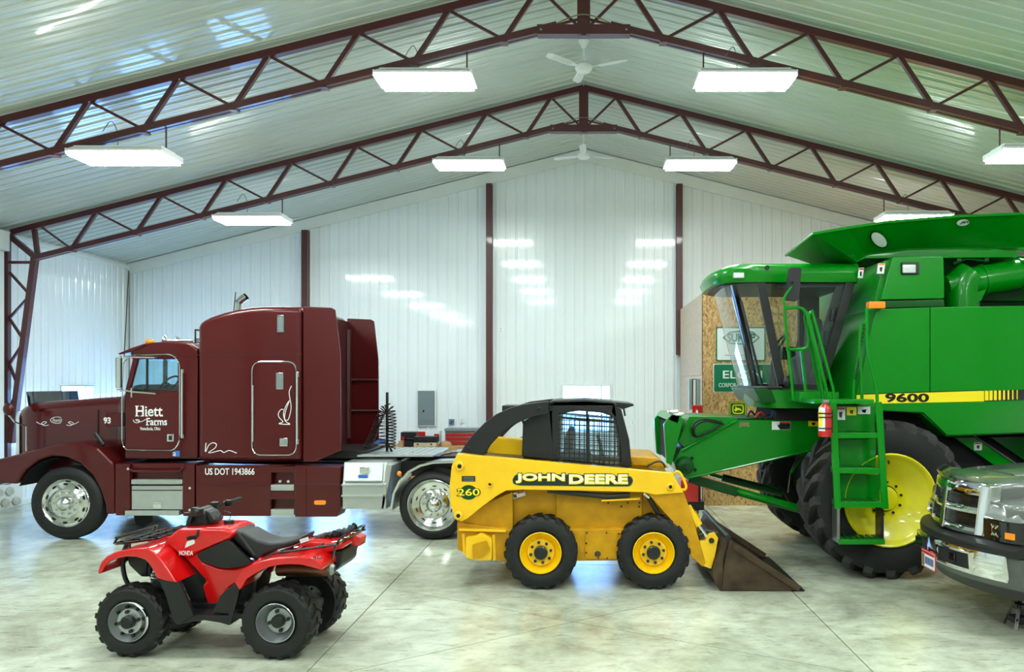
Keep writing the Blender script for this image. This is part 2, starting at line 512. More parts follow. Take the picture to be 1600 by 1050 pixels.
# left wall
LW = -HALF
WIN1 = (F*HALF/(CX-92), F*HALF/(CX-146), 1.1, 2.27)
wall_left = struct(MB().box(LW-0.02, LW+0.03, FRONT, BACK, 0, 0.10).build('wall_left', M['white_trim'], smooth=0))
EAVE = roof_z(HALF)
sheeted(8.0, BACK, zero, lambda u: EAVE+0.05, lambda u,h,z: (LW+h, u, z), M['white_metal'], wall_left, (WIN1,))
MB().box(LW-0.02, LW, FRONT, 8.0, 0, EAVE).build('plain_sheet', M['plain_wall'], wall_left, smooth=0)
wall_right = struct(MB().box(HALF, HALF+0.05, FRONT, BACK, 0, EAVE).build('wall_right', M['plain_wall'], smooth=0))
gable = [(-HALF,0),(HALF,0),(HALF,EAVE),(0,RIDGE),(-HALF,EAVE)]
wall_front = struct(MB().prism(gable, FRONT-0.05, FRONT).build('wall_front', M['plain_wall'], smooth=0))

# ceiling: ribbed liner panels from eave to ridge
ceiling = struct(MB().prism([(-HALF-0.1, EAVE+0.0),(0, RIDGE+0.03),(HALF+0.1, EAVE+0.0),(HALF+0.1, EAVE+0.15),(0, RIDGE+0.18),(-HALF-0.1, EAVE+0.15)], FRONT-0.1, BACK+0.2).build('ceiling', M['ceiling_metal'], smooth=0))
n = int((BACK-FRONT)/(4*PER))+1
for sgn in (-1, 1):
    mb = MB(); U = us(0.0, 4*PER)
    A = mb.verts([(0, u, RIDGE-prof(u)) for u in U]); B = mb.verts([(sgn*HALF, u, EAVE-prof(u)) for u in U])
    for i in range(len(U)-1): mb._face([A[i], A[i+1], B[i+1], B[i]])
    first = mb.build('roof_panel', M['ceiling_metal'], ceiling, smooth=20)
    for k in range(n):
        o = first if k == 0 else first.copy()
        if k: COL.objects.link(o)
        o.location = (0, BACK-(k+1)*4*PER, 0)

# rake and corner trims
for k, sgn in enumerate((-1, 1)):
    struct(MB().prism([(0, RIDGE-0.025), (sgn*HALF, EAVE-0.025), (sgn*HALF, EAVE-0.27), (0, RIDGE-0.29)], BACK-0.06, BACK-0.022).build('trim_%d' % (k+1), M['white_trim'], smooth=0))
struct(MB().box(LW, LW+0.06, BACK-0.10, BACK, 0, EAVE-0.02).build('trim_3', M['white_trim'], smooth=0))
struct(MB().box(LW, LW+0.07, 8.0, BACK-0.05, EAVE-0.13, EAVE-0.06).build('trim_4', M['white_trim'], smooth=0))

# windows: frame with jambs, mullion and panes standing in the openings
def window(name, hole, place_box):
    ua, ub, za, zb = hole; fr = MB(); t = 0.045
    for a, b, c, e in ((ua, ub, za, za+t), (ua, ub, zb-t, zb), (ua, ua+t, za+t, zb-t), (ub-t, ub, za+t, zb-t)):
        place_box(fr, a, b, c, e, 0.09, -0.035)
    w = struct(fr.build(name, M['white_trim'], bevel=0.004))
    m_ = MB(); um = ua+(ub-ua)*0.80; place_box(m_, um-0.015, um+0.015, za+t, zb-t, 0.06, 0.0); m_.build('mullion', M['white_trim'], w)
    for a, b in ((ua+t, um-0.015), (um+0.015, ub-t)):
        p_ = MB(); place_box(p_, a, b, za+t, zb-t, 0.035, 0.027); p_.build('pane', M['window_glass'], w, smooth=0)
def back_box(mb, a, b, c, e, o, i): mb.box(a, b, BACK+i, BACK+o, c, e)
def left_box(mb, a, b, c, e, o, i): mb.box(LW-o, LW-i, a, b, c, e)
window('window_1', WIN1, left_box)
window('window_2', WIN2, back_box)
window('window_3', WIN3, back_box)
window('window_4', WIN4, back_box)
window('window_5', WIN5, back_box)

# boxed door jamb and header on the left wall, with a low stone wainscot at its foot
trim5 = struct(MB().box(LW, LW+0.16, 13.2, 15.42, 0.42, PZ(393,15.42)).build('trim_5', M['white_trim'], bevel=0.01))
struct(MB().box(LW, LW+0.26, 13.2, 15.42, PZ(393,15.42), PZ(362,15.42)).build('trim_6', M['white_trim'], bevel=0.01))
mat('mortar', (214,216,206), 0.9); mat('stone', (176,176,160), 0.85, var=0.2, vscale=6, bump=0.4, bscale=14)
wains = struct(MB().box(LW, LW+0.14, 13.2, 15.95, 0, 0.44).build('wall_wainscot', M['mortar'], bevel=0.01))
for r_ in range(2):
    for c_ in range(9):
        y0 = 13.22+c_*0.30+(0.12 if r_ else 0); z0 = 0.03+r_*0.20
        if y0+0.27 > 15.93: continue
        pts = [(y0+0.135+0.125*math.cos(a)*random.uniform(0.85,1.05), z0+0.09+0.085*math.sin(a)*random.uniform(0.85,1.1)) for a in [k*math.pi/4 for k in range(8)]]
        MB().prism(pts, LW+0.135, LW+0.175, 'x').build('stone', M['stone'], wains, bevel=0.012)

# wall posts
for px, zb, lab in ((480, 0.0, 'dark red steel wall post rising behind the maroon sleeper cab'),
                    (765.5, 0.0, 'dark red steel wall post in the middle, left of the ridge'),
                    (1060.5, PZ(555,BACK), 'dark red steel wall post ending on the boarded room corner')):
    x = PX(px, BACK); mb = MB()
    top = roof_z(x)-0.30
    mb.box(x-0.07, x+0.07, BACK-0.20, BACK-0.185, zb, top); mb.box(x-0.07, x+0.07, BACK-0.045, BACK-0.03, zb, top); mb.box(x-0.06, x+0.06, BACK-0.185, BACK-0.045, zb, top)
    tag(mb.build('steel_post', M['red_oxide'], org=(x, BACK-0.1, zb)), lab, 'post', 'steel wall posts')

# ---- boarded room in the right-hand corner
OD = 15.97; OX = PX(1098, OD); OTOP = PZ(457, OD)
osb_wall = struct(MB().box(OX, HALF-0.05, OD+0.02, OD+0.10, 0, OTOP-0.01).build('wall_boarded_room', M['wood'], smooth=0))
def osb_panel(x0, x1, y0, y1, z0, z1, mt='osb'):
    MB().box(x0, x1, y0, y1, z0, z1).build('osb_panel', M[mt], osb_wall, bevel=0.002)
for k in range(4):
    a = OX+k*2.44
    for z0, z1 in ((0.0, 1.22), (1.224, 2.44), (2.444, OTOP)):
        osb_panel(a+0.001, min(a+2.438, HALF-0.06), OD, OD+0.02, z0, z1)
mat('osb_edge_wood', (206,186,160), 0.7, 0, 0, 0.12, 9)
for k in range(3):
    a = OD+0.02+k*1.22
    for z0, z1 in ((0.0, 1.22), (1.224, 2.44), (2.444, OTOP)):
        osb_panel(OX-0.0, OX+0.02, a, min(a+1.216, BACK-0.22), z0, z1, 'osb_edge_wood')
MB().box(OX+0.02, HALF-0.05, OD+0.1, BACK-0.22, OTOP-0.05, OTOP).build('top_board', M['wood'], osb_wall)

# ================================================================== trusses, lamps, fans
def make_truss(d, label):
    t = thing('roof_truss', label, 'truss', (0, d, 0), 'clear-span roof trusses')
    mt = M['red_oxide']; w = 0.11
    zt = lambda x: roof_z(x)-0.075
    zb = lambda x: 4.58+(10.03-abs(x))*0.25
    for s in (-1, 1):
        MB().bar((s*10.45, d, zt(10.45)), (0, d, zt(0)), w, 0.10).build('top_chord', mt, t, smooth=0)
        c = MB()
        c.bar((s*10.05, d-0.045, zb(10.05)), (s*0.35, d-0.045, zb(0.35)), 0.05, 0.09); c.bar((s*10.05, d+0.045, zb(10.05)), (s*0.35, d+0.045, zb(0.35)), 0.05, 0.09)
        c.bar((s*10.05, d, zb(10.05)-0.03), (s*0.35, d, zb(0.35)-0.03), 0.10, 0.02)
        c.build('bottom_chord', mt, t, smooth=0)
        MB().bar((s*9.98, d, zb(9.98)), (s*10.05, d, zt(10.05)), 0.07, 0.07).build('web_bar', mt, t, smooth=0)
        MB().bar((s*9.92, d, zt(9.92)-0.03), (s*9.36, d, zb(9.36)), 0.03, 0.03).build('web_bar', mt, t, smooth=0)
        b = -9.36
        while b < -1.0:
            tp = b+0.455
            MB().bar((-s*b, d, zb(b)), (-s*tp, d, zt(tp)-0.02), 0.06, 0.06).build('web_bar', mt, t, smooth=0)
            nb = b+1.187; e = nb if nb < -0.9 else -0.06
            MB().bar((-s*tp, d, zt(tp)-0.02), (-s*e, d, zb(e) if e < -0.5 else 6.99), 0.035, 0.035).build('web_bar', mt, t, smooth=0)
            MB().box(*sorted((-s*b-0.05, -s*b+0.05)), d-0.075, d+0.075, zb(b)-0.055, zb(b)+0.03).build('gusset', mt, t, smooth=0)
            b = nb
        MB().bar((s*0.62, d, 6.95), (s*0.05, d, 7.10), 0.03, 0.03).build('web_bar', mt, t, smooth=0)
        # tapered lattice column
        MB().box(*sorted((s*10.50, s*10.58)), d-0.05, d+0.05, 0, zt(10.5)).build('column_outer_chord', mt, t, smooth=0)
        xi = lambda z: 10.47-(z-1.2)*(10.47-10.03)/(4.58-1.2)
        MB().bar((s*10.47, d, 1.2), (s*10.03, d, 4.6), 0.11, 0.10).build('column_inner_chord', mt, t, smooth=0)
        MB().bar((s*10.47, d, zt(10.45)-0.08), (s*10.03, d, 4.60), 0.09, 0.09).build('knee_brace', mt, t, smooth=0)
        MB().bar((s*10.5, d, 4.50), (s*10.05, d, 4.50), 0.05, 0.05).build('web_bar', mt, t, smooth=0)
        z = 4.32; inner = False
        while z > 1.4:
            z2 = z-0.42
            a, c_ = (10.50, xi(z2)) if not inner else (xi(z), 10.50)
            MB().bar((s*a, d, z), (s*c_, d, z2), 0.04, 0.04).build('web_bar', mt, t, smooth=0)
            z = z2; inner = not inner
    MB().box(-0.085, 0.085, d-0.06, d+0.06, 6.86, zt(0)+0.02).build('ridge_post', mt, t, smooth=0)
    for s in (-1, 1):
        MB().box(*sorted((s*0.03, s*0.61)), d-0.10, d-0.085, 6.87, 6.99).build('ridge_plate', mt, t, smooth=0)
        MB().box(*sorted((s*0.03, s*0.61)), d-0.10, d+0.06, 6.865, 6.875).build('ridge_plate', mt, t, smooth=0)
        MB().cyl((s*0.56, d-0.11, 6.92), (s*0.56, d-0.09, 6.92), 0.015, 8).build('bolt', M['steel_tool'], t)
    cable = catmull([(-0.35, d, 7.05), (0, d-0.1, 7.12), (0.35, d, 7.05)], 6)
    MB().tube(cable, 0.008, 5).build('cable', M['olive'], t)
    return t
truss2 = make_truss(T2, 'dark red lattice roof truss nearest the back wall')
truss1 = moved(truss2, (0, -BAY, 0), 'dark red lattice roof truss nearest the viewer, cut off at the top')
for k, w_ in ((2, 'third'), (3, 'fourth'), (4, 'fifth')): moved(truss2, (0, -BAY*k, 0), 'dark red lattice roof truss, %s from the back wall, above the viewer' % w_)

def make_lamp(x, z, d, side):
    t = thing('shop_light', 'x', 'light fixture', (x, d, z), 'hanging fluorescent shop lights')
    L_, Wd = 0.62, 0.29
    hood = MB()
    ring = lambda l, w, zz: [(x-l, d-w, zz), (x+l, d-w, zz), (x+l, d+w, zz), (x-l, d+w, zz)]
    hood.loft([ring(L_, Wd, z+0.005), ring(L_, Wd, z+0.03), ring(L_-0.05, Wd-0.10, z+0.09), ring(L_-0.05, Wd-0.10, z+0.10)])
    hood.build('hood', M['white_paint'], t, smooth=0)
    MB().box(x-L_+0.02, x+L_-0.02, d-Wd+0.02, d+Wd-0.02, z-0.05, z+0.004).build('lens', M['lamp_glow'], t, smooth=0)
    for s in (-1, 1):
        MB().box(x+s*(L_+0.012)-0.012, x+s*(L_+0.012)+0.012, d-Wd+0.03, d+Wd-0.03, z-0.02, z+0.05).build('end_cap', M['white_paint'], t)
        xx = x+s*(L_-0.08)
        MB().cyl((xx, d, z+0.09), (xx, d, 4.58+(10.03-abs(xx))*0.25-0.03), 0.011, 6).build('hanger_rod', M['red_oxide'], t)
    zc = 4.58+(10.03-abs(x))*0.25
    MB().tube(catmull([(x-0.1, d, z+0.1), (x-0.1, d, zc+0.02), (x-0.16, d-0.05, zc+0.16), (x-0.26, d-0.07, zc+0.02)], 6), 0.006, 5).build('cord', M['olive'], t)
    return t
LX = ((-6.05, 5.28), (-2.08, 6.29), (2.12, 6.29), (6.03, 5.31))
nm = {0: 'outer fluorescent lamp on the left', 1: 'inner fluorescent lamp left of the ridge', 2: 'inner fluorescent lamp right of the ridge', 3: 'outer fluorescent lamp on the right'}
where = {0: 'far truss near the back wall', 1: 'near truss', 2: 'truss above the viewer', 3: 'truss behind the viewer', 4: 'truss far behind the viewer'}
for k in range(5):
    for i, (x, z) in enumerate(LX):
        o = make_lamp(x, z, T2-BAY*k, 1) if k == 0 else moved(LAMPS[i], (0, -BAY*k, 0))
        if k == 0: LAMPS = (LAMPS if i else []) + [o]
        o['label'] = '%s, hung from the %s' % (nm[i], where[k])

def make_fan(d, zhub, ang0, label):
    t = thing('ceiling_fan', label, 'ceiling fan', (0, d, zhub), 'white ceiling fans along the ridge')
    mt = M['white_paint']
    MB().lathe([(0.02, RIDGE-0.01), (0.09, RIDGE-0.03), (0.075, RIDGE-0.12), (0.03, RIDGE-0.20), (0.0, RIDGE-0.2)], (0, d, 0), 'z', 16).build('canopy', mt, t)
    MB().cyl((0, d, RIDGE-0.18), (0, d, zhub+0.1), 0.016, 8).build('downrod', mt, t)
    MB().lathe([(0.0, 0.16), (0.035, 0.16), (0.04, 0.11), (0.10, 0.07), (0.135, 0.03), (0.135, -0.02), (0.10, -0.06), (0.0, -0.07)], (0, d, zhub), 'z', 24).build('motor', mt, t)
    for k in range(3):
        a = math.radians(ang0+120*k); c, s = math.cos(a), math.sin(a)
        def q(r, w, z): return (c*r - s*w, d + s*r + c*w, zhub+z)
        MB().loft([[q(0.11,-0.02,0.0), q(0.11,0.02,0.012), q(0.11,0.02,0.02), q(0.11,-0.02,0.008)], [q(0.26,-0.04,0.0), q(0.26,0.04,0.015), q(0.26,0.04,0.02), q(0.26,-0.04,0.006)]]).build('blade_bracket', mt, t)
        rings = []
        for r, w in ((0.22, 0.05), (0.3, 0.062), (0.66, 0.068), (0.71, 0.05), (0.73, 0.02)):
            up = 0.03*(r/0.7)
            rings.append([q(r,-w,up-0.012), q(r,w,up+0.012), q(r,w,up+0.018), q(r,-w,up-0.006)])
        b = MB().loft(rings).build('blade', mt, t)
        for w in (-0.035, 0.0, 0.035):
            MB().loft([[q(r,w-0.006,0.03*(r/0.7)+w*0.2-0.012), q(r,w+0.006,0.03*(r/0.7)+w*0.2-0.012), q(r,w+0.006,0.03*(r/0.7)+w*0.2), q(r,w-0.006,0.03*(r/0.7)+w*0.2)] for r in (0.26, 0.62)]).build('rib', mt, b, smooth=0)
    return t
make_fan(17.6, 6.98, 28, 'white three-blade ceiling fan in front of the back wall peak')
make_fan(13.4, 7.24, 100, 'white three-blade ceiling fan between the two roof trusses')

# ================================================================== wheels
def ring_of(n, r, c, d, a0=0): return [Vector((c[0]+r*math.cos(a0+2*math.pi*k/n), d, c[1]+r*math.sin(a0+2*math.pi*k/n))) for k in range(n)]
def truck_wheel(root, cx, cz, y, R, w, dish, rr, facing=-1):
    """road tyre with polished disc wheel; y = outer face, facing -1 looks at the camera side"""
    s = -facing; o = (cx, y, cz)
    tp = [(rr*0.98, 0.03), (rr*1.03, 0.0), (rr*1.15, -0.012), (R*0.80, -0.018), (R*0.92, 0.0), (R*0.975, 0.03), (R*0.98, 0.05)]
    k = 0.05
    for i in range(4):
        g = w-0.10; a = k+g*i/4; b = k+g*(i+1)/4
        tp += [(R, a+0.012), (R, b-0.012), (R-0.014, b-0.008), (R-0.014, b)]
    tp += [(R*0.975, w-0.03), (R*0.9, w), (R*0.7, w), (rr*0.98, w-0.03)]
    t = MB().lathe([(r, s*h) for r, h in tp], o, 'y', 56, closed=True).build('tire', M['rubber'], root)
    ri = rr*1.02
    if dish:    # rear: deep outer dish with the disc set inwards
        pr = [(ri, -0.002), (ri*0.97, -0.008), (ri*0.93, 0.01), (ri*0.90, 0.06), (ri*0.86, 0.10), (ri*0.60, 0.13), (ri*0.52, 0.11), (0.0, 0.11)]
    else:
        pr = [(ri, -0.002), (ri*0.97, -0.010), (ri*0.92, 0.008), (ri*0.88, 0.012), (ri*0.70, -0.020), (ri*0.62, -0.040), (ri*0.58, -0.010), (0.0, -0.004)]
    MB().lathe([(r, s*h) for r, h in pr], o, 'y', 48).build('rim', M['polished'], t)
    hz = 0.06 if dish else -0.03
    rh = ri*(0.73 if dish else 0.80); hh = 0.118 if dish else -0.006
    for p in ring_of(10, rh, (cx, cz), y+s*hh, 0.3):
        tg = Vector((-(p.z-cz), 0, p.x-cx)).normalized(); rd = Vector((p.x-cx, 0, p.z-cz)).normalized()
        MB().loft([[p + tg*0.034*math.cos(a)+rd*0.017*math.sin(a) + Vector((0, s*q, 0)) for a in [j*math.pi/6 for j in range(12)]] for q in (-0.004, 0.006)]).build('hand_hole', M['black_matte'], t)
    for p in ring_of(10, ri*0.46, (cx, cz), 0):
        b = y + s*(0.11 if dish else -0.006)
        MB().cyl((p.x, b, p.z), (p.x, b - s*0.045, p.z), 0.016, 8).build('lug_nut', M['chrome'], t)
    hb = 0.11 if dish else -0.01
    MB().lathe([(ri*0.30, s*hb), (ri*0.29, s*(hb-0.05)), (ri*0.22, s*(hb-0.085)), (ri*0.12, s*(hb-0.11)), (0.0, s*(hb-0.115))], o, 'y', 24).build('hub_cap', M['chrome'], t)
    return t

# ================================================================== maroon semi truck
D = 12.5; TY0, TY1, TYC = 12.5, 14.9, 13.7
SX = lambda a: PX(a, D)
SZ = lambda a: PZ(a, D)
semi = thing('semi_truck', 'maroon sleeper-cab semi truck with chrome wheels, side lettering and bare rear deck', 'truck', (SX(320), TYC, 0))
B_, BD = M['burgundy'], M['burgundy_dark']
def sp(pts): return [(SX(a), SZ(b)) for a, b in pts]

# hood (lofted), bug shield, grille shell
HD = 12.98; hx = lambda a: PX(a, HD); hz = lambda a: PZ(a, HD)
rings = []
for px, top, hw, r in ((20, 646, 0.52, 0.10), (24, 637, 0.60, 0.13), (40, 630, 0.66, 0.15), (70, 627, 0.69, 0.16), (120, 624, 0.74, 0.17), (160, 621, 0.78, 0.18), (190, 619, 0.82, 0.18)):
    rings.append([(hx(px), y, z) for y, z in rrect(TYC-hw, TYC+hw, 0.95, hz(top), r, 0.05, 5)])
hood = MB().loft(rings).build('hood', B_, semi, smooth=50)
MB().loft([[(hx(190), y, z) for y, z in rrect(TYC-0.83, TYC+0.83, 0.95, hz(619), 0.18, 0.05, 5)], [(hx(206), y, z) for y, z in rrect(TYC-0.92, TYC+0.92, 0.95, hz(610), 0.12, 0.05, 5)]]).build('cowl', B_, semi, smooth=50)
seam = MB(); seam.tube([(hx(157), TYC-0.785, hz(a)) for a in (640, 700)], 0.008, 5); seam.build('hood_seam', M['black_matte'], hood)
sh = []
for k in range(17):
    t_ = k/16; yy = TYC-0.66+1.32*t_; e = abs(2*t_-1)
    sh.append((hx(27)+0.50*e**4*0.25, yy))
mb = MB()
lo = [(x, y, hz(634)+0.0) for x, y in sh]; hi = [(x-0.03, y, hz(612)) for x, y in sh]; hi2 = [(x-0.02, y, hz(612)) for x, y in sh]; lo2 = [(x+0.01, y, hz(634)) for x, y in sh]
mb.loft([lo, hi, hi2, lo2, lo], closed=False, caps=False)
mb.build('bug_shield', M['smoke_glass'], semi)
MB().loft([[(hx(p), y, z) for y, z in rrect(TYC-w, TYC+w, 0.85, hz(tp), 0.12, 0.05, 5)] for p, tp, w in ((11, 650, 0.5), (14, 642, 0.56), (22, 642, 0.6))]).build('grille_shell', M['chrome'], semi, smooth=50)
gr = MB()
for k in range(10): gr.box(hx(9), hx(11), TYC-0.48+k*0.1, TYC-0.46+k*0.1, 0.92, hz(660))
gr.build('grille_bars', M['chrome'], semi)
MB().box(hx(10.5), hx(11.5), TYC-0.48, TYC+0.48, 0.9, hz(655)).build('grille_screen', M['black_matte'], semi)
# fenders
fend = [(-22,722),(0,717),(50,704.5),(86,695.5),(110,692),(126,692),(155,700),(178,722),(181,735),(181,803),(167,803),(166,787),(159,766),(147,743),(126,723),(105,714),(84,712),(63,718.6),(42,734),(31,752),(28,756),(-22,752)]
for y0, y1 in ((TY0-0.04, 13.10), (14.30, TY1+0.04)):
    f = MB().prism(sp(fend), y0, y1).build('fender', B_, semi, bevel=0.035, seg=3)
MB().prism(sp([(178,720),(181,735),(181,803),(177,803)]), 13.1, 14.3).build('firewall', M['black_steel'], semi)
liner = MB()
pts = [(28,760),(42,736),(63,721),(84,715),(105,717),(126,726),(147,746),(162,790)]
liner.loft([[(SX(a), yy, SZ(b)) for a, b in pts] for yy in (12.52, 13.1)], closed=False, caps=False)
liner.build('fender_liner', M['black_matte'], semi)
MB().prism(sp([(-34,742),(-24,728),(-20,752),(-18,760),(-30,764)]), TY0+0.02, TY1-0.02).build('bumper', M['chrome'], semi, bevel=0.02)
MB().ell((SX(-6), TY0-0.02, SZ(735)), 0.06, 0.04, 0.10).build('headlight', M['lens_clear'], semi)
# fender mirrors
for yy in (TY0+0.15,):
    m_ = MB().ell((SX(2), yy, SZ(640)), 0.075, 0.045, 0.095, 16, 10).build('fender_mirror', B_, semi)
    MB().tube([(SX(2), yy, SZ(648)), (SX(12), yy, SZ(660)), (SX(17), yy+0.2, SZ(668)), (SX(17), yy+0.2, SZ(708))], 0.012, 6).build('mirror_arm', M['chrome'], m_)
m_ = MB().lathe([(0, 0), (0.06, 0.0), (0.055, 0.025), (0, 0.04)], (hx(56), TYC-0.74, hz(638)), 'y', 16).build('hood_latch_cover', B_, semi)
# 93 intake box
bx_ = MB().box(SX(157), SX(186), 12.60, 13.0, SZ(667), SZ(645)).build('air_intake', B_, semi, bevel=0.02)
MB().box(SX(183), SX(187.5), 12.62, 13.0, SZ(665.5), SZ(646.5)).build('intake_screen', M['black_plastic'], bx_, bevel=0.01)
text_px('number', '93', 162, 652, 173, 662, 12.597, M['white_paint'], bx_, bold=0.03)
MB().tube([(SX(143), 12.6, SZ(678)), (SX(157), 12.58, SZ(696))], [0.035, 0.03], 10).build('antenna_base', M['black_plastic'], semi)

# cab
CY0, CY1 = 12.58, 14.82
cab = MB()
cab.prism(sp([(190,611),(305,611),(305,718),(190,718)]), CY0, CY1)
cab.build('cab', B_, semi, bevel=0.03, seg=2)
MB().prism(sp(rpoly([(198,548),(224,535),(262,533),(293,535),(305,545),(305,561),(199,561)], [3,15,15,15,4,0,0], 3)), CY0, CY1).build('roof', B_, semi, bevel=0.05, seg=3)
pil = MB()
for y0, y1 in ((CY0, CY0+0.07), (CY1-0.07, CY1)):
    pil.prism(sp([(190,613),(197,613),(211,559),(203,559)]), y0, y1)
    pil.prism(sp([(273,559),(305,559),(305,613),(274,613)]), y0, y1)
pil.box(SX(297), SX(304), CY0+0.05, CY1-0.05, SZ(613), SZ(559))
pil.box(SX(192), SX(199), TYC-0.02, TYC+0.02, SZ(612), SZ(560))
pil.build('pillars', B_, semi, bevel=0.012)
MB().prism(sp([(192,611),(194,611),(206,560),(204,560)]), CY0+0.08, CY1-0.08).build('windshield', M['cab_glass'], semi, smooth=0)
MB().prism(sp([(181,552),(203,543),(224,536),(224,539),(204,549),(183,554)]), CY0-0.02, CY1+0.02).build('sun_visor', B_, semi, bevel=0.006)
for y0, nm_ in ((CY0+0.025, 'near'), (CY1-0.03, 'far')):
    w_ = MB().prism(sp([(198,610),(274,610),(274,561),(211,561)]), y0, y0+0.006).build('side_window', M['cab_glass'], semi, smooth=0)
    MB().box(SX(223), SX(225.5), y0-0.012, y0+0.015, SZ(610), SZ(561)).build('vent_bar', M['black_plastic'], w_)
# interior
seat = MB().prism(sp(rpoly([(255,640),(268,568),(275,570),(272,640)], 4)), 13.0, 13.5).build('seat', M['grey_seat'], semi, bevel=0.03)
MB().prism(sp(rpoly([(255,640),(268,568),(275,570),(272,640)], 4)), 13.9, 14.4).build('seat', M['grey_seat'], semi, bevel=0.03)
sw = MB(); c0 = Vector((SX(226), 13.25, SZ(600)))
sw.tube([c0 + Vector((0.10*math.cos(a), 0.22*math.sin(a), 0.12*math.cos(a))) for a in [2*math.pi*k/20 for k in range(20)]], 0.016, 6, closed=True)
sw.cyl(c0, c0+Vector((-0.15, 0, -0.12)), 0.03, 8); sw.build('steering_wheel', M['black_plastic'], semi)
MB().prism(sp([(196,625),(196,603),(212,600),(224,611),(224,625)]), CY0+0.1, CY1-0.1).build('dashboard', M['black_plastic'], semi, bevel=0.03)
# door outline, hinges, rails
def outline(pts, d, r, material, name, parent, closed=True):
    mb = MB(); mb.tube([(PX(a,d), d-0.004, PZ(b,d)) for a, b in pts], r, 6, closed=closed); return mb.build(name, material, parent)
door = MB().prism(sp(rpoly([(193,614),(280,614),(280,702),(194,702)], [2,2,10,10])), CY0-0.012, CY0+0.02).build('cab_door', B_, semi, bevel=0.006)
outline(rpoly([(191,620),(193,566),(205,555),(268,553),(281,566),(281,690),(272,704),(196,703),(191,692)], [2,4,6,14,12,10,10,10,4]), CY0-0.012, 0.008, M['chrome'], 'door_trim', door)
MB().box(SX(258), SX(269), CY0-0.03, CY0-0.01, SZ(690.5), SZ(678.5)).build('door_latch', M['chrome'], door, bevel=0.008)
MB().box(SX(261), SX(266), CY0-0.04, CY0-0.028, SZ(688), SZ(681)).build('latch_paddle', M['dark_steel'], door, bevel=0.004)
MB().tube([(SX(283), CY0-0.05, SZ(a)) for a in (577, 684)], 0.016, 8).build('grab_rail', M['chrome'], semi)
for a in (580, 682): MB().box(SX(281.5), SX(285.5), CY0-0.05, CY0+0.01, SZ(a+3), SZ(a-3)).build('rail_bracket', M['chrome'], semi, bevel=0.004)
# west-coast mirror
mir = MB().box(SX(191), SX(200), 12.30, 12.36, SZ(606), SZ(559)).build('side_mirror', M['chrome'], semi, bevel=0.012)
MB().tube([(SX(196), 12.36, SZ(558)), (SX(246), 12.42, SZ(559)), (SX(247), CY0, SZ(559))], 0.012, 6).build('mirror_arm', M['chrome'], mir)
MB().tube([(SX(190), 12.36, SZ(608)), (SX(212), 12.42, SZ(612)), (SX(246), 12.44, SZ(615)), (SX(247), CY0, SZ(615))], 0.012, 6).build('mirror_arm', M['chrome'], mir)
MB().tube([(SX(210), 12.42, SZ(606)), (SX(210), 12.42, SZ(621))], 0.016, 8).build('mirror_clamp', M['chrome'], mir)
MB().box(SX(189.5), SX(192), 12.45, 12.47, SZ(612), SZ(556)).build('mirror_post', M['chrome'], mir)
# roof gear
hr = MB()
for y in (13.1, 13.5):
    hr.tube([(SX(225), y, SZ(527)), (SX(232), y, SZ(529)), (SX(285), y, SZ(529))], [0.07, 0.03, 0.012], 12)
    hr.ell((SX(226), y, SZ(526)), 0.04, 0.05, 0.05)
hr.build('air_horns', M['chrome'], semi)
for y in (12.72, 13.2, 13.7, 14.2, 14.68): MB().ell((SX(222), y, SZ(533)), 0.07, 0.05, 0.045).build('marker_lamp', M['amber'], semi)
rk = MB()
for y in (13.0, 14.3):
    rk.tube([(SX(281), y, SZ(534)), (SX(281), y, SZ(512)), (SX(297), y, SZ(512)), (SX(306), y, SZ(521))], 0.013, 6)
    rk.tube([(SX(282), y, SZ(527)), (SX(306), y, SZ(527))], 0.01, 6)
rk.tube([(SX(281), 13.0, SZ(512)), (SX(281), 14.3, SZ(512))], 0.013, 6)
rk.build('roof_rack', M['dark_steel'], semi)
MB().box(SX(291), SX(297), 13.1, 13.2, SZ(533), SZ(519)).build('roof_rack_lamp', M['chrome'], semi, bevel=0.01)
MB().tube([(SX(194), 12.5, SZ(556)), (SX(197), 12.5, SZ(500)), (SX(201), 12.5, SZ(424))], 0.007, 5).build('antenna', M['dark_steel'], semi)
MB().tube([(SX(324), 13.4, SZ(497)), (SX(329), 13.4, SZ(446))], 0.008, 5).build('antenna', M['dark_steel'], semi)
# exhaust stack on the far side, curved tip with slanted mouth
ex = catmull([(PX(372,14.6), 14.6, PZ(560,14.6)), (PX(372,14.6), 14.6, PZ(482,14.6)), (PX(375,14.6), 14.6, PZ(471,14.6)), (PX(385,14.6), 14.6, PZ(463,14.6))], 6)
MB().tube(ex, 0.065, 14, caps=False).build('exhaust_stack', M['chrome'], semi)

# sleeper
slp = [(307,722),(307,512),(310,505),(316,500),(326,495),(345,488.5),(368,482.7),(390,479.5),(411,478),(440,478),(472,478.6),(472,722)]
MB().prism(sp(slp), CY0-0.06, CY1+0.06).build('sleeper', B_, semi, bevel=0.09, seg=4, ang=35)
ext = [(473,478.6),(517,480.5),(523,484),(531,554),(532,670),(532,704),(492,722),(473,722)]
for y0, y1 in ((CY0-0.06, CY0-0.02), (CY1+0.02, CY1+0.06)):
    e_ = MB().prism(sp(ext), y0, y1).build('side_extender', B_, semi, bevel=0.012)
MB().box(SX(473), SX(476), CY0-0.02, CY1+0.02, SZ(722), SZ(485)).build('sleeper_back', BD, semi)
rb = MB()
for a in (598, 655):
    rb.tube([(SX(476), CY1-0.03, SZ(a-5)), (SX(530), CY1-0.0, SZ(a-5))], 0.025, 6)
rb.tube([(SX(477), CY1-0.05, SZ(500)), (SX(477), CY1-0.05, SZ(700))], 0.06, 8)
rb.build('extender_stays', BD, semi)
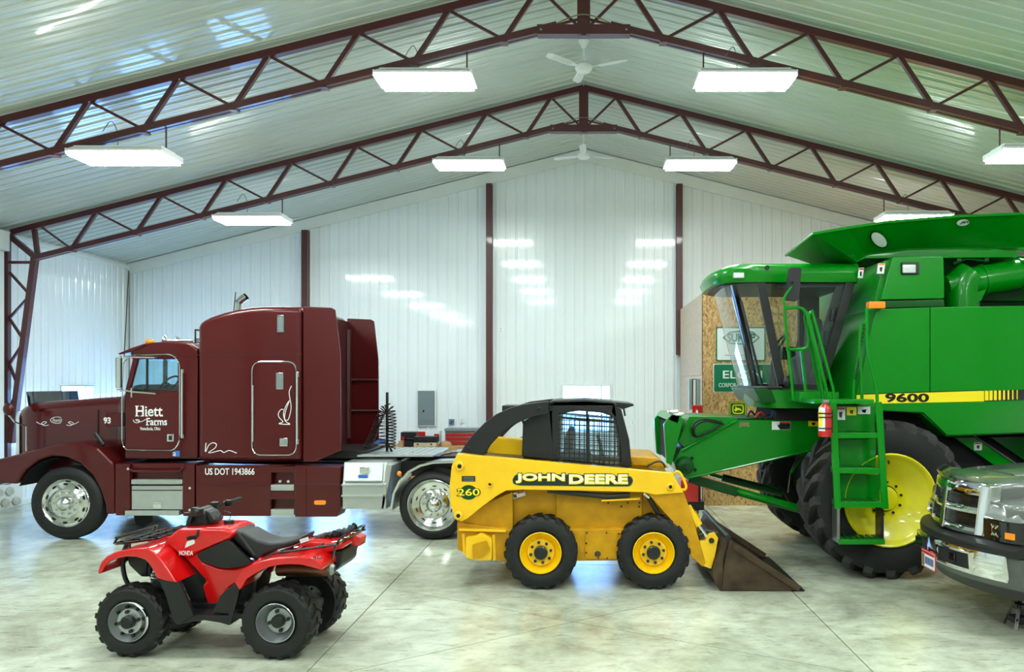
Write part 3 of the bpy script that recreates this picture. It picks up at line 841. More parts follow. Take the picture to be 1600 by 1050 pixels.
MB().box(SX(476), SX(489), CY0+0.3, CY0+0.9, SZ(497), SZ(488)).build('work_lamp', M['white_paint'], semi, bevel=0.01)
SF = CY0-0.06
lw = MB()
lw.box(SX(308), SX(471), SF-0.003, SF+0.01, SZ(554.6), SZ(553.6))
lw.build('sleeper_seam', BD, semi, smooth=0)
rv = MB()
def rivet(px, py): rv.box(SX(px)-0.005, SX(px)+0.005, SF-0.005, SF+0.003, SZ(py)-0.005, SZ(py)+0.005)
for k in range(24): rivet(312+k*6.8, 551.5)
for yy in (597, 606, 666, 675):
    for k in range(10): rivet(318+k*8, yy)
    for k in range(8): rivet(474+k*7.6, yy)
for yy in (716,):
    for k in range(30): rivet(312+k*6.8, yy)
for yy in (563, 581):
    for k in range(4): rivet(368+k*9, yy)
rv.build('rivets', B_, semi, smooth=0)
for a, b, c, e in ((432.7, 492, 443.6, 519), (431, 582, 442.5, 608.5)):
    v_ = MB().box(SX(a), SX(c), SF-0.018, SF+0.01, SZ(e), SZ(b)).build('sleeper_vent_window', M['chrome'], semi, bevel=0.008)
    MB().box(SX(a+1.8), SX(c-1.8), SF-0.022, SF-0.015, SZ(e-2.5), SZ(b+2.5)).build('vent_pane', M['grey_panel'], v_)
sd = MB().prism(sp(rpoly([(396,567),(461,567),(461,709),(396,709)], 13)), SF-0.008, SF+0.01).build('sleeper_door', B_, semi, bevel=0.004)
outline(rpoly([(394,565),(463,565),(463,711),(394,711)], 15, 6), SF-0.004, 0.008, M['chrome'], 'door_trim', sd)
hg = MB(); hg.tube([(SX(394.5), SF-0.014, SZ(a)) for a in (602, 690)], 0.012, 6); hg.build('hinge', M['aluminium'], sd)
MB().box(SX(437), SX(450), SF-0.03, SF, SZ(697.5), SZ(684.5)).build('door_latch', M['chrome'], sd, bevel=0.01)
MB().tube([(SX(465.5), SF-0.05, SZ(a)) for a in (583, 693)], 0.016, 8).build('grab_rail', M['chrome'], semi)
for a in (585, 690): MB().box(SX(463.5), SX(468), SF-0.05, SF+0.01, SZ(a+4), SZ(a-4)).build('rail_bracket', M['chrome'], semi, bevel=0.004)
def scroll(name, pts, d, r, parent):
    mb = MB(); mb.tube(catmull([(PX(a,d), d-0.002, PZ(b,d)) for a, b in pts], 6), r, 5); return mb.build(name, M['white_paint'], parent)
scroll('scroll_paint', [(455.5,603),(452,612),(453,622),(455,636),(453,648),(450,656),(445,655),(446,644),(450,632),(452,626),(447,634),(443,646),(446,658),(453,663),(436,662),(442,659),(436,652),(435,646),(439,640),(443,640)], SF-0.008, 0.006, sd)
scroll('scroll_paint', [(322,692),(321,706),(326,696),(332,692),(338,694),(336,700),(326,707),(332,707),(344,704),(350,707),(358,704),(370,708)], SF, 0.006, semi)
# lettering
def quickserif(parent, d, items):
    mb = MB()
    for a, b, y in items: mb.box(PX(a,d), PX(b,d), d-0.005, d, PZ(y+0.6,d), PZ(y-0.6,d))
    return mb.build('letter_serifs', M['white_paint'], parent, smooth=0)
DF = CY0-0.0125
text_px('lettering', 'Hiett', 212.5, 634, 254, 650.5, DF, M['white_paint'], door, bold=0.012)
text_px('lettering', 'Farms', 229, 653, 261, 664.5, DF, M['white_paint'], door, bold=0.012)
quickserif(door, DF, [(211.5,217,634.6),(219.5,224.5,634.6),(211.5,217,650),(219.5,224.5,650),(227,231.5,650),(243,247,650),(250,254.8,650),(228.3,232.5,664),(242,245,664)])
text_px('lettering', 'Venedocia, Ohio', 219, 667, 250.5, 673, DF, M['white_paint'], door)
scroll('scroll_paint', [(208,656),(211,660),(217,660),(217,656),(212,656),(220,659),(228,655)], DF, 0.005, door)
text_px('lettering', 'US DOT 1943866', 320.6, 731.5, 397.6, 742, TY0-0.045, M['white_paint'], semi, bold=0.01)
ov = MB(); hd2 = TYC-0.70-0.015
ov.tube([(PX(89.5+10.5*math.cos(a),hd2), hd2+0.006-0.05*(math.cos(a)-1)*-0.02, PZ(656.5-5*math.sin(a),hd2)) for a in [2*math.pi*k/24 for k in range(24)]], 0.007, 5, closed=True)
ov.build('emblem_ring', M['chrome'], hood)
text_px('emblem_script', 'Peterbilt', 82, 653.5, 97.5, 659.5, hd2, M['chrome'], hood, shear=0.3)
for s_ in (-1, 1):
    f = lambda a: 90+s_*a
    scroll('scroll_paint', [(f(33),659),(f(28),662),(f(22),663),(f(17),660),(f(21),659),(f(25),662),(f(20),665),(f(14),664)], TYC-(0.755 if s_ > 0 else 0.70), 0.005, hood)
MB().box(SX(268), SX(277), CY0-0.008, CY0, SZ(714), SZ(705)).build('blue_decal', M['blue_sticker'], semi, smooth=0)
text_px('decal_mark', 'a', 270, 706.5, 275, 712.5, CY0-0.008, M['white_paint'], semi)
# steps, tool boxes and skirts under cab and sleeper
SK = TY0-0.04
sk1 = MB()
sk1.prism(sp([(182,724),(205,724),(205,805),(182,805)]), SK, SK+0.5)
sk1.prism(sp([(287,724),(306,724),(306,806),(287,806)]), SK, SK+0.5)
sk1.prism(sp([(205,724),(287,724),(287,736),(205,736)]), SK+0.05, SK+0.5)
sk1.prism(sp([(205,736),(287,736),(287,805),(205,805)]), SK+0.12, SK+0.5)
sk1.build('step_skirt', B_, semi, bevel=0.02)
MB().box(SX(206), SX(286), SK+0.02, SK+0.2, SZ(756.5), SZ(749)).build('step_tread', M['aluminium'], semi, bevel=0.006)
tb = MB().box(SX(206), SX(286), SK+0.03, SK+0.2, SZ(796), SZ(759)).build('step_box', M['aluminium'], semi, bevel=0.008)
MB().box(SX(240), SX(254), SK+0.015, SK+0.04, SZ(795), SZ(783)).build('box_latch', M['chrome'], tb, bevel=0.01)
MB().box(SX(207), SX(285), SK+0.022, SK+0.032, SZ(766.5), SZ(765.3)).build('box_seam', M['dark_steel'], tb)
MB().box(SX(199), SX(283), SK-0.03, SK+0.2, SZ(804.5), SZ(797)).build('step_tread', M['aluminium'], semi, bevel=0.006)
MB().tube([(SX(206), SK+0.0, SZ(733)), (SX(211), SK-0.03, SZ(735)), (SX(285), SK-0.03, SZ(735)), (SX(290), SK-0.01, SZ(729))], 0.02, 8).build('grab_rail', B_, semi)
bt = MB()
for a, b in ((203,732),(299,762),(299,796)): bt.cyl((SX(a), SK-0.015, SZ(b)), (SX(a), SK+0.01, SZ(b)), 0.02, 10)
bt.build('bolt_heads', M['chrome'], semi)
def skirt(poly, holes):
    mb = MB(); mb.prism(sp(poly), SK, SK+0.06); return mb
sk = MB()
sk.prism(sp([(308,727),(424,727),(424,806),(308,806)]), SK, SK+0.4)
sk.prism(sp([(424,727),(462,727),(462,738),(424,738)]), SK, SK+0.4)
sk.prism(sp([(424,767),(462,767),(462,780),(424,780)]), SK, SK+0.4)
sk.prism(sp([(424,738),(462,738),(462,806),(424,806)]), SK+0.12, SK+0.4)
sk.prism(sp([(462,727),(533,729),(533,795),(528,807),(462,807)]), SK, SK+0.4)
sk.build('side_skirt', B_, semi, bevel=0.012)
rd = MB(); rd.box(SX(309), SX(424), SK-0.012, SK, SZ(757), SZ(754.5)); rd.box(SX(462), SX(532), SK-0.012, SK, SZ(757.5), SZ(755.5)); rd.box(SX(478), SX(480), SK-0.012, SK, SZ(805), SZ(730)); rd.build('skirt_ridge', B_, semi, bevel=0.004)
for a, b in ((757,766),(795,804)):
    MB().box(SX(425), SX(461), SK-0.01, SK+0.14, SZ(b), SZ(a)).build('step_tread', M['aluminium'], semi, bevel=0.006)
bt = MB()
for a in (435, 448, 460): bt.cyl((SX(a), SK+0.10, SZ(753)), (SX(a), SK+0.125, SZ(753)), 0.02, 10)
bt.build('bolt_heads', M['white_paint'], semi)
MB().prism(sp(rpoly([(492.5,781),(511,781),(511,788),(492.5,788)], 3)), SK-0.02, SK).build('side_marker_lamp', M['amber'], semi, bevel=0.006)
# chassis
ch = MB()
for y in (13.25, 14.15): ch.box(SX(30), SX(900), y-0.04, y+0.04, SZ(752), SZ(728))
for a in (180, 420, 600, 740, 880): ch.box(SX(a), SX(a+8), 13.25, 14.15, SZ(750), SZ(730))
ch.build('frame_rails', M['black_steel'], semi)
MB().cyl((SX(105), 12.8, SZ(785)), (SX(105), 14.6, SZ(785)), 0.07, 12).build('front_axle', M['black_steel'], semi)
MB().box(SX(190), SX(300), 13.3, 14.1, SZ(790), SZ(725)).build('transmission', M['black_steel'], semi, bevel=0.06)
MB().prism(sp([(178,803),(208,803),(211,822),(196,834),(184,826)]), 13.0, 13.03).build('mud_flap', M['rubber'], semi)
# alloy box behind the sleeper
ab = MB(); ab.prism([(SK+0.03, SZ(753)), (SK+0.10, SZ(723)), (13.2, SZ(722)), (13.2, SZ(795)), (SK+0.02, SZ(795)), (SK+0.02, SZ(775)), (SK, SZ(773)), (SK, SZ(756))], SX(536), SX(604), 'x')
abx = ab.build('alloy_box', M['aluminium'], semi, bevel=0.006)
MB().prism([(SK+0.0, SZ(751)), (SK+0.075, SZ(725)), (SK+0.09, SZ(725)), (SK+0.02, SZ(751))], SX(539), SX(598), 'x').build('box_lid', M['aluminium'], abx, bevel=0.004)
MB().box(SX(563), SX(577), SK-0.005, SK+0.04, SZ(739), SZ(729)).build('box_latch', M['chrome'], abx, bevel=0.008)
MB().box(SX(561), SX(575), SK-0.006, SK+0.02, SZ(746), SZ(741.5)).build('box_plate', M['blue_sticker'], abx)
for a, b in ((772.5,775.5),(756,758.5)): MB().box(SX(535), SX(600), SK-0.03, SK+0.01, SZ(b), SZ(a)).build('box_lip', M['aluminium'], abx, bevel=0.004)
MB().prism(sp([(604,724),(613,727),(600,795),(596,795)]), SK+0.02, 13.2).build('box_end', M['aluminium'], abx, bevel=0.006)
dk = MB().box(SX(545), SX(668), 12.95, 14.45, SZ(718), SZ(715)).build('deck_plate', M['aluminium'], semi, bevel=0.004)
gv = MB()
for k in range(9): gv.box(SX(550+k*13), SX(558+k*13), 13.0, 14.4, SZ(715), SZ(714))
gv.build('tread_bars', M['aluminium'], dk)
MB().prism(sp([(476,722),(545,722),(560,708),(480,708)]), 13.0, 14.4).build('battery_cover', M['black_steel'], semi, bevel=0.02)
# rear tandem
for k, px in enumerate((677, 818)):
    for yy, fc in ((TY0-0.03, -1), (TY1+0.03, 1)):
        truck_wheel(semi, SX(px), SZ(789.5), yy, SZ(789.5), 0.56, True, 0.372, fc)
    MB().cyl((SX(px), 12.8, SZ(789)), (SX(px), 14.6, SZ(789)), 0.09, 12).build('rear_axle', M['black_steel'], semi)
    MB().lathe([(0, -0.25), (0.2, -0.2), (0.26, 0), (0.2, 0.2), (0, 0.25)], (SX(px), 13.7, SZ(789)), 'x', 16).build('differential', M['black_steel'], semi)
for yy, fc in ((TY0-0.03, -1), (TY1+0.03, 1)):
    truck_wheel(semi, SX(104.5), SZ(786), yy, SZ(786), 0.28, False, 0.345, fc)
for y0 in (TY0-0.06, 14.35):
    for c in (677, 818):
        fm = MB(); A = []; Bq = []
        arc = [(c-64,795),(c-60,770),(c-51,751),(c-38,737),(c-20,727),(c,722),(c+26,721),(c+60,722)]
        for a, b in arc: A.append((SX(a), SZ(b)))
        outer = A; inner = [(x+0.01, z-0.02) for x, z in A]
        fm.prism(outer + inner[::-1], y0, y0+0.6)
        fq = fm.build('quarter_fender', M['polished'], semi, bevel=0.004, smooth=50)
        if y0 < 13:
            ed = MB(); ed.tube([(x, y0, z) for x, z in A], 0.018, 6); ed.build('fender_edge', M['polished'], fq)
MB().ell((SX(626), TY0-0.09, SZ(739)), 0.035, 0.03, 0.04).build('side_marker_lamp', M['amber'], semi)
MB().lathe([(0.0, 0), (0.5, 0.0), (0.5, 0.05), (0.0, 0.05)], (SX(750), TYC, SZ(722)), 'z', 24).build('fifth_wheel', M['black_steel'], semi)
# hose stand with coiled air lines
hy = 13.6; HX = lambda a: PX(a, hy)
HZ = lambda a: PZ(a, hy)
MB().cyl((HX(605), hy, HZ(717)), (HX(605), hy, HZ(613)), 0.022, 8).build('hose_pole', M['black_steel'], semi)
MB().tube(helix([(HX(605), hy, HZ(637)), (HX(598), hy, HZ(642)), (HX(590), hy, HZ(660)), (HX(578), hy, HZ(690)), (HX(562), hy, HZ(715))], 0.055, 30, 0.01), 0.009, 5).build('coiled_cable', M['black_plastic'], semi)
MB().tube(helix([(HX(604), hy-0.05, HZ(637)), (HX(600), hy-0.05, HZ(645)), (HX(601), hy-0.05, HZ(665)), (HX(602), hy-0.05, HZ(700))], 0.075, 12, 0.01), 0.007, 5).build('coiled_air_line', M['burgundy_dark'], semi)
MB().tube(helix([(HX(607), hy-0.1, HZ(636)), (HX(612), hy-0.1, HZ(642)), (HX(614), hy-0.1, HZ(665)), (HX(612), hy-0.1, HZ(700))], 0.075, 14, 0.01), 0.010, 5).build('coiled_air_line', M['black_plastic'], semi)
MB().tube(catmull([(HX(612), hy-0.1, HZ(700)), (HX(622), hy-0.2, HZ(712)), (HX(634), hy-0.2, HZ(712)), (HX(650), hy-0.2, HZ(706))], 6), 0.018, 6).build('air_line_tail', M['black_plastic'], semi)

# ================================================================== yellow skid steer loader
D5 = 9.49
KX = lambda a: PX(a, D5)
KZ = lambda a: PZ(a, D5)
def kp(pts): return [(KX(a), KZ(b)) for a, b in pts]
KY0, KY1 = 9.45, 11.20; KYC = (KY0+KY1)/2
skid = thing('skid_steer_loader', 'yellow skid steer loader with black caged cab and rusty bucket on the floor', 'loader', (KX(870), KYC, 0))
YL, YW, BS = M['yellow'], M['yellow_worn_shaded'], M['black_steel']
def lugged_wheel(root, cx, cz, y, R, w, rr, facing, rim_mat, hub_mat, nbolt=8, lugs=18, tire_mat='rubber', dish=0.06, skew=0.55, rim_prof=None, hub_r=0.34, bolt_r=0.50, lug_mat=None, deep=0.955):
    s = -facing; o = (cx, y, cz)
    tp = [(rr*0.97, 0.035), (rr*1.06, 0.015), (rr*1.25, 0.0), (R*0.86, 0.004), (R*(deep-0.005), 0.03), (R*deep, 0.06), (R*deep, w-0.06), (R*(deep-0.005), w-0.03), (R*0.86, w), (rr*0.97, w-0.03)]
    mb = MB().lathe([(r, s*h) for r, h in tp], o, 'y', 48, closed=True)
    n = lugs; lb_ = MB() if lug_mat else mb
    for side in (0, 1):
        for k in range(n):
            a0 = 2*math.pi*(k+(0.5 if side else 0))/n
            def pt(a, r, h): return Vector((cx+r*math.cos(a), y+s*h, cz+r*math.sin(a)))
            e0, e1 = (0.012, w*0.50) if not side else (w-0.012, w*0.50)
            da = 2*math.pi/n
            wd = da*0.22
            rings = []
            for f, rtop in ((0.0, R*0.955), (0.14, R*1.0), (0.55, R*1.0), (1.0, R*1.0)):
                h = e0+(e1-e0)*f; ac = a0 + da*skew*f
                rlo = R*0.86 if f == 0 else R*(deep-0.02)
                rings.append([pt(ac-wd, rlo, h), pt(ac-wd*0.8, rtop, h), pt(ac+wd*0.8, rtop, h), pt(ac+wd, rlo, h)])
            lb_.loft(rings)
    t = mb.build('tire', M[tire_mat], root)
    if lug_mat: lb_.build('tread_lugs', M[lug_mat], t, smooth=0)['kind'] = 'stuff'
    MB().lathe([(r, s*h) for r, h in (rim_prof or [(rr*1.02, 0.0), (rr*0.98, -0.006), (rr*0.93, 0.012), (rr*0.82, dish), (rr*0.70, dish+0.02), (rr*0.64, dish-0.015), (0.0, dish-0.015)])], o, 'y', 40).build('rim', rim_mat, t)
    MB().lathe([(r, s*h) for r, h in [(rr*hub_r, dish-0.015), (rr*hub_r*0.97, dish-0.06), (rr*hub_r*0.82, dish-0.07), (0, dish-0.07)]], o, 'y', 20).build('hub_cap', hub_mat, t)
    for p in ring_of(nbolt, rr*bolt_r, (cx, cz), 0, 0.2):
        b = y+s*(dish-0.015)
        MB().cyl((p.x, b, p.z), (p.x, b-s*0.02, p.z), 0.016, 8).build('lug_nut', M['dark_steel'], t)
    return t
R5 = 0.412
for px in (845, 1021):
    for yy, fc in ((KY0, -1), (KY1, 1)):
        lugged_wheel(skid, KX(px), R5, yy, R5, 0.30, 0.228, fc, YL, BS)
# chassis tub between the wheels
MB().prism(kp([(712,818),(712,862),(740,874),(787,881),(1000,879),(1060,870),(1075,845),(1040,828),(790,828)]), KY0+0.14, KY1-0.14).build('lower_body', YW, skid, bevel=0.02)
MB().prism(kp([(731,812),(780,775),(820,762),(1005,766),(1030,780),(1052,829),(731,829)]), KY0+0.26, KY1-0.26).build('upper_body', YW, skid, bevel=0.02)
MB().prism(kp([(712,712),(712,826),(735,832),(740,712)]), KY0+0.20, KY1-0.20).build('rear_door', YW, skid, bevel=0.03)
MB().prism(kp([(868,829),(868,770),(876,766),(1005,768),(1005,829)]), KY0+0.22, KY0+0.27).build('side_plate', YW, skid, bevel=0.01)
MB().prism(kp([(716,827),(790,829),(790,833),(716,831)]), KY0+0.09, KY0+0.2).build('body_ledge', YL, skid, bevel=0.004)
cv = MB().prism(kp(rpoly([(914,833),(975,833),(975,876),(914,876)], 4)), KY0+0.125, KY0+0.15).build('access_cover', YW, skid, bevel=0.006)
for a, b in ((917,834.5),(948,834.5),(916,851),(916,866),(935,874.5),(949,874.5),(967,836)): MB().cyl((KX(a), KY0+0.115, KZ(b)), (KX(a), KY0+0.14, KZ(b)), 0.010, 8).build('bolt', M['dark_steel'], cv)
MB().lathe([(0.0, -0.012), (0.03, -0.01), (0.035, 0)], (KX(934), KY0+0.125, KZ(868)), 'y', 12).build('plug', M['rust'], cv)
for a_, b_ in (((722,836),(724,868)), ((770,838),(771,878))): MB().bar((KX(a_[0]), KY0+0.135, KZ(a_[1])), (KX(b_[0]), KY0+0.135, KZ(b_[1])), 0.02, 0.03).build('door_edge', YL, skid)
hg = MB().prism(kp(rpoly([(727,840),(742,838),(752,833),(768,842),(768,876),(745,877),(727,872)], 3)), KY0+0.06, KY0+0.15).build('rear_hinge', YL, skid, bevel=0.012)
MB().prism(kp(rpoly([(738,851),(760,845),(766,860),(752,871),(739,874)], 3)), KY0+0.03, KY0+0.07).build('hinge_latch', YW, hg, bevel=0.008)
bl = MB()
for a, b in ((951,789),(982,789),(972,795),(1001,789),(1052-52,795)): MB().cyl((KX(a), KY0+0.21, KZ(b)), (KX(a), KY0+0.225, KZ(b)), 0.012, 8).build('bolt', M['dark_steel'], skid)
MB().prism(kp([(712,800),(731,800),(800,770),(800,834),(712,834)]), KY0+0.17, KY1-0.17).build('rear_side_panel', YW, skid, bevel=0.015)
# loader arms, one on each side
arm = [(714.5,708.5),(1050,738.6),(1068.6,770),(1023,773),(1005,769),(900,766.5),(816,765),(791,766.5),(776,775),(752,793),(731,810),(721,815),(711,808),(704,789),(702.5,760),(706,728)]
low = [(1010,769),(1068.6,769.5),(1080,800),(1103,880),(1098,886),(1080,870),(1048,812)]
for y0, y1, near in ((KY0+0.02, KY0+0.13, True), (KY1-0.13, KY1-0.02, False)):
    a_ = MB().prism(kp(arm), y0, y1).build('loader_arm', YL, skid, bevel=0.012)
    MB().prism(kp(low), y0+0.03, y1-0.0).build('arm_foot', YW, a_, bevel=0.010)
    if not near: continue
    for px, py, r in ((719,728,0.055),(717,805,0.05),(766,756,0.035),(1047,760,0.045)):
        MB().lathe([(r, 0.0), (r, -0.018), (r*0.7, -0.03), (r*0.45, -0.03)], (KX(px), y0, KZ(py)), 'y', 24).build('pivot_boss', YL, a_)
        MB().lathe([(r*0.46, -0.028), (0, -0.036)], (KX(px), y0, KZ(py)), 'y', 14).build('pin', M['black_matte'], a_)
    yy = y0
    decal = MB().prism(kp(rpoly([(801.5,749),(806,742),(840,741),(985,744.5),(989,751),(984,759),(812,757.5),(803,755)], [5,4,1,5,5,5,3,3])), yy-0.003, yy+0.004).build('name_decal', M['black_gloss'], a_, smooth=0)
    MB().prism(kp(rpoly([(800.5,749),(805,741),(840,740),(986,743.5),(990,751),(985,760),(812,758.5),(802,756)], [5,4,1,5,5,5,3,3])), yy-0.002, yy+0.003).build('decal_border', M['jd_green'], a_, smooth=0)
    for w_, a_0, a_1, b_0, b_1 in (('JOHN', 805.5, 882.5, 739.5, 755), ('DEERE', 889, 981, 741, 756.5)):
        text_px('letter_outline', w_, a_0-1.4, b_0-1.2, a_1+1.4, b_1+1.4, yy-0.004, M['black_gloss'], decal, bold=0.075, thick=0.002)
        text_px('letter_shade', w_, a_0, b_0+1.2, a_1+0.4, b_1+0.3, yy-0.0065, M['stripe_yellow'], decal, bold=0.045, thick=0.002)
        text_px('lettering', w_, a_0, b_0, a_1, b_1-1.6, yy-0.009, M['cream_white'], decal, bold=0.03, thick=0.002)
    # yellow lower half of the letters' outline is a shadow print behind them
    MB().prism([(KX(732.5)+0.098*math.cos(t), KZ(769)+0.082*math.sin(t)) for t in [2*math.pi*k/24 for k in range(24)]], yy-0.003, yy+0.004).build('number_roundel', M['green_dark'], a_, smooth=0)
    text_px('number_outline', '260', 713.5, 762.5, 751, 775.5, yy-0.004, M['black_gloss'], a_, bold=0.06, thick=0.002)
    text_px('number', '260', 715, 763.5, 749.5, 774.5, yy-0.007, M['stripe_yellow'], a_, bold=0.015, thick=0.002)
    pt = MB().box(KX(722), KX(743), yy-0.003, yy+0.003, KZ(752), KZ(743.5)).build('data_plate', M['black_gloss'], a_, smooth=0)
    for k in range(3): MB().box(KX(724), KX(741), yy-0.005, yy-0.002, KZ(746.2+k*2.2), KZ(745.4+k*2.2)).build('print_line', M['grey_panel'], pt, smooth=0)
    st = MB().prism(kp([(797,774),(818,770),(820,777),(800,783)]), KY0+0.205, KY0+0.262).build('warning_sticker', M['sign_white'], skid, smooth=0)
    MB().prism(kp([(806,772.5),(817.5,770.4),(818,772.5),(807,774.8)]), KY0+0.203, KY0+0.21).build('sticker_band', M['red_enamel'], st, smooth=0)
    MB().prism(kp([(799.5,776),(804.5,775),(806,780),(801.5,781.5)]), KY0+0.203, KY0+0.21).build('sticker_mark', M['black_gloss'], st, smooth=0)
    MB().tube([(KX(855), KY0+0.1, KZ(767)), (KX(900), KY0+0.1, KZ(772)), (KX(950), KY0+0.1, KZ(777)), (KX(985), KY0+0.1, KZ(774))], 0.032, 8).build('lift_hose', BS, skid)
    MB().bar((KX(940), KY0+0.1, KZ(783)), (KX(1000), KY0+0.1, KZ(780)), 0.06, 0.016).build('hose_shelf', YL, skid)
    MB().tube([(KX(1007), KY0+0.12, KZ(771)), (KX(1016), KY0+0.12, KZ(778))], 0.035, 10).build('cylinder_eye', M['chrome'], skid)
    MB().tube([(KX(1013), KY0+0.12, KZ(776)), (KX(1030), KY0+0.12, KZ(805))], 0.028, 10).build('lift_cylinder', BS, skid)
    MB().tube(catmull([(KX(1052), y0+0.05, KZ(742)), (KX(1058), y0+0.03, KZ(737)), (KX(1064), y0+0.03, KZ(741)), (KX(1072), y0+0.03, KZ(758)), (KX(1071), y0+0.04, KZ(765)), (KX(1066), y0+0.06, KZ(766))], 4), 0.016, 7).build('hose_guard', YL, a_)
MB().box(KX(1030), KX(1046), KY0+0.1, KY1-0.1, KZ(764), KZ(748)).build('cross_tube', YL, skid, bevel=0.02)
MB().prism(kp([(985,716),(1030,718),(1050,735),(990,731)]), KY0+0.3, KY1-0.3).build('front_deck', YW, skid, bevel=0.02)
MB().tube(catmull([(KX(1012), KY0+0.2, KZ(731)), (KX(1026), KY0+0.2, KZ(724)), (KX(1036), KY0+0.2, KZ(724)), (KX(1042), KY0+0.2, KZ(733))], 5), 0.012, 6).build('front_hose', M['black_plastic'], skid)
MB().prism(kp([(750,694),(818,700),(818,760),(740,760),(740,700)]), KY1-0.4, KY1-0.14).build('far_engine_cover', YL, skid, bevel=0.02)
MB().prism(kp([(740,722),(820,728),(820,770),(736,770)]), KY0+0.26, KY1-0.3).build('engine_cover', BS, skid, bevel=0.03)
# black cab
BKS = M['black_plastic']
CA, CB = KY0+0.30, KY1-0.30
arch_o = [(718,708),(727,693),(740,677),(756,661),(775,647),(795,638),(815,632),(847,628),(858,627)]
arch_i = [(856,647),(835,651),(815,658),(797,667),(780,680),(765,696),(755,712)]
for y0, y1 in ((CA-0.20, CA-0.08), (CB+0.08, CB+0.20)):
    ar = MB().prism(kp(arch_o + arch_i), y0, y1).build('lift_tower', BKS, skid, bevel=0.012)
    for px, py in ((842,640.5),(730.5,703)):
        MB().lathe([(0.036, 0), (0.036, -0.015), (0.022, -0.018), (0.02, -0.004), (0, -0.004)], (KX(px), y0, KZ(py)), 'y', 18).build('pivot_boss', BS, ar)
MB().box(KX(772), KX(815), CB-0.5, CB+0.0, KZ(652), KZ(637)).build('rear_top_bar', BKS, skid, bevel=0.01)
for y0, y1 in ((CA-0.06, CA), (CB, CB+0.06)):
    fr = MB()
    fr.prism(kp([(815,660),(830,652),(863,640),(863,722),(813,716)]), y0, y1)
    fr.prism(kp([(863,722),(871,722),(872,650),(866,632),(856,628),(856,645)]), y0, y1)
    fr.prism(kp([(958,632),(972,640),(985,690),(989,733),(972,731),(971,700),(964,655),(955,646)]), y0, y1)
    fr.prism(kp([(860,628),(916,626.5),(962,630),(966,655),(940,646),(905,643),(870,648)]), y0, y1)
    fr.prism(kp([(866,722),(985,733),(985,740),(866,735)]), y0, y1)
    fr.build('cab_frame', BKS, skid, bevel=0.01)
MB().prism(kp([(852,632),(860,626.5),(916,625),(960,628),(968,634),(962,637),(860,637)]), CA-0.06, CB+0.06).build('cab_roof', BKS, skid, bevel=0.02, seg=3)
MB().prism(kp([(958,629),(992,632),(993.5,635),(975,641),(966,637)]), CA+0.05, CB-0.05).build('front_visor', BKS, skid, bevel=0.006)
MB().tube([(KX(976), CA-0.05, KZ(640)), (KX(978), CA-0.05, KZ(651))], 0.012, 6).build('lamp_stub', BS, skid)
MB().box(KX(815), KX(856), CA, CB, KZ(722), KZ(715)).build('rear_sill', BKS, skid, bevel=0.01)
for y0 in (CA-0.035, CB+0.015):
    g_ = MB().prism(kp([(870,720),(970,729),(970,700),(962,655),(905,644),(870,649)]), y0, y0+0.004).build('side_window', M['skid_glass'] if 'skid_glass' in M else glass('skid_glass', (0.86, 0.94, 0.98), 0.06, 0.05), skid, smooth=0)
    y1 = y0-0.012 if y0 < KYC else y0+0.016
    def ztop(px): return 650-6*min(1, (px-870)/35) + max(0, (px-930)/40)*8
    for k in range(13):
        px = 873+k*8
        MB().bar((KX(px), y1, KZ(721+(px-870)*0.09)), (KX(px), y1, KZ(max(655, ztop(px)))), 0.006, 0.011).build('mesh_bar', BS, g_, smooth=0)
    for k in range(9):
        py = 657+k*7.6
        MB().bar((KX(870), y1-0.006, KZ(py)), (KX(971), y1-0.006, KZ(py+5)), 0.006, 0.009).build('mesh_bar', BS, g_, smooth=0)
    MB().bar((KX(918), y1-0.004, KZ(727)), (KX(918), y1-0.004, KZ(648)), 0.014, 0.03).build('window_divider', BS, g_, smooth=0)
    MB().bar((KX(870), y1-0.004, KZ(653)), (KX(964), y1-0.004, KZ(661)), 0.014, 0.03).build('window_divider', BS, g_, smooth=0)
MB().prism(kp(rpoly([(876,735),(880,690),(888,672),(896,674),(894,712),(925,714),(926,735)], 5)), KYC-0.25, KYC+0.25).build('seat', M['seat_black'], skid, bevel=0.04)
for y in (KYC-0.35, KYC+0.35): MB().tube([(KX(945), y, KZ(735)), (KX(940), y, KZ(700)), (KX(936), y, KZ(690))], 0.02, 8).build('control_lever', BS, skid)
MB().prism(kp([(858,740),(990,745),(990,770),(858,770)]), CA, CB).build('cab_floor', BS, skid, bevel=0.01)
MB().tube(catmull([(KX(806), KYC, KZ(655)), (KX(812), KYC, KZ(672)), (KX(816), KYC, KZ(682))], 5), 0.018, 6).build('rear_hose', M['black_plastic'], skid)
# bucket attachment plate and bucket
BY0, BY1 = 9.40, 11.22
for y0 in (KY0+0.06, KY1-0.14):
    q = MB().prism(kp([(1096,884),(1112,890),(1118,870),(1123,842),(1117,832),(1108,834),(1102,846),(1094,846),(1092,860)]), y0, y0+0.08).build('quick_attach_plate', YL, skid, bevel=0.01)
    MB().cyl((KX(1112), y0-0.02, KZ(845)), (KX(1112), y0+0.1, KZ(845)), 0.03, 12).build('pin', M['dark_steel'], q)
    MB().tube([(KX(1075), y0+0.04, KZ(793)), (KX(1093), y0+0.04, KZ(822))], 0.045, 12).build('tilt_cylinder', YL, skid)
    MB().tube([(KX(1092), y0+0.04, KZ(820)), (KX(1106), y0+0.04, KZ(840))], 0.024, 10).build('tilt_rod', M['chrome'], skid)
    MB().tube([(KX(1094), y0+0.05, KZ(838)), (KX(1106), y0+0.05, KZ(831)), (KX(1122), y0+0.05, KZ(835))], 0.03, 8).build('attach_handle', M['dark_steel'], skid)
RU = M['rust']
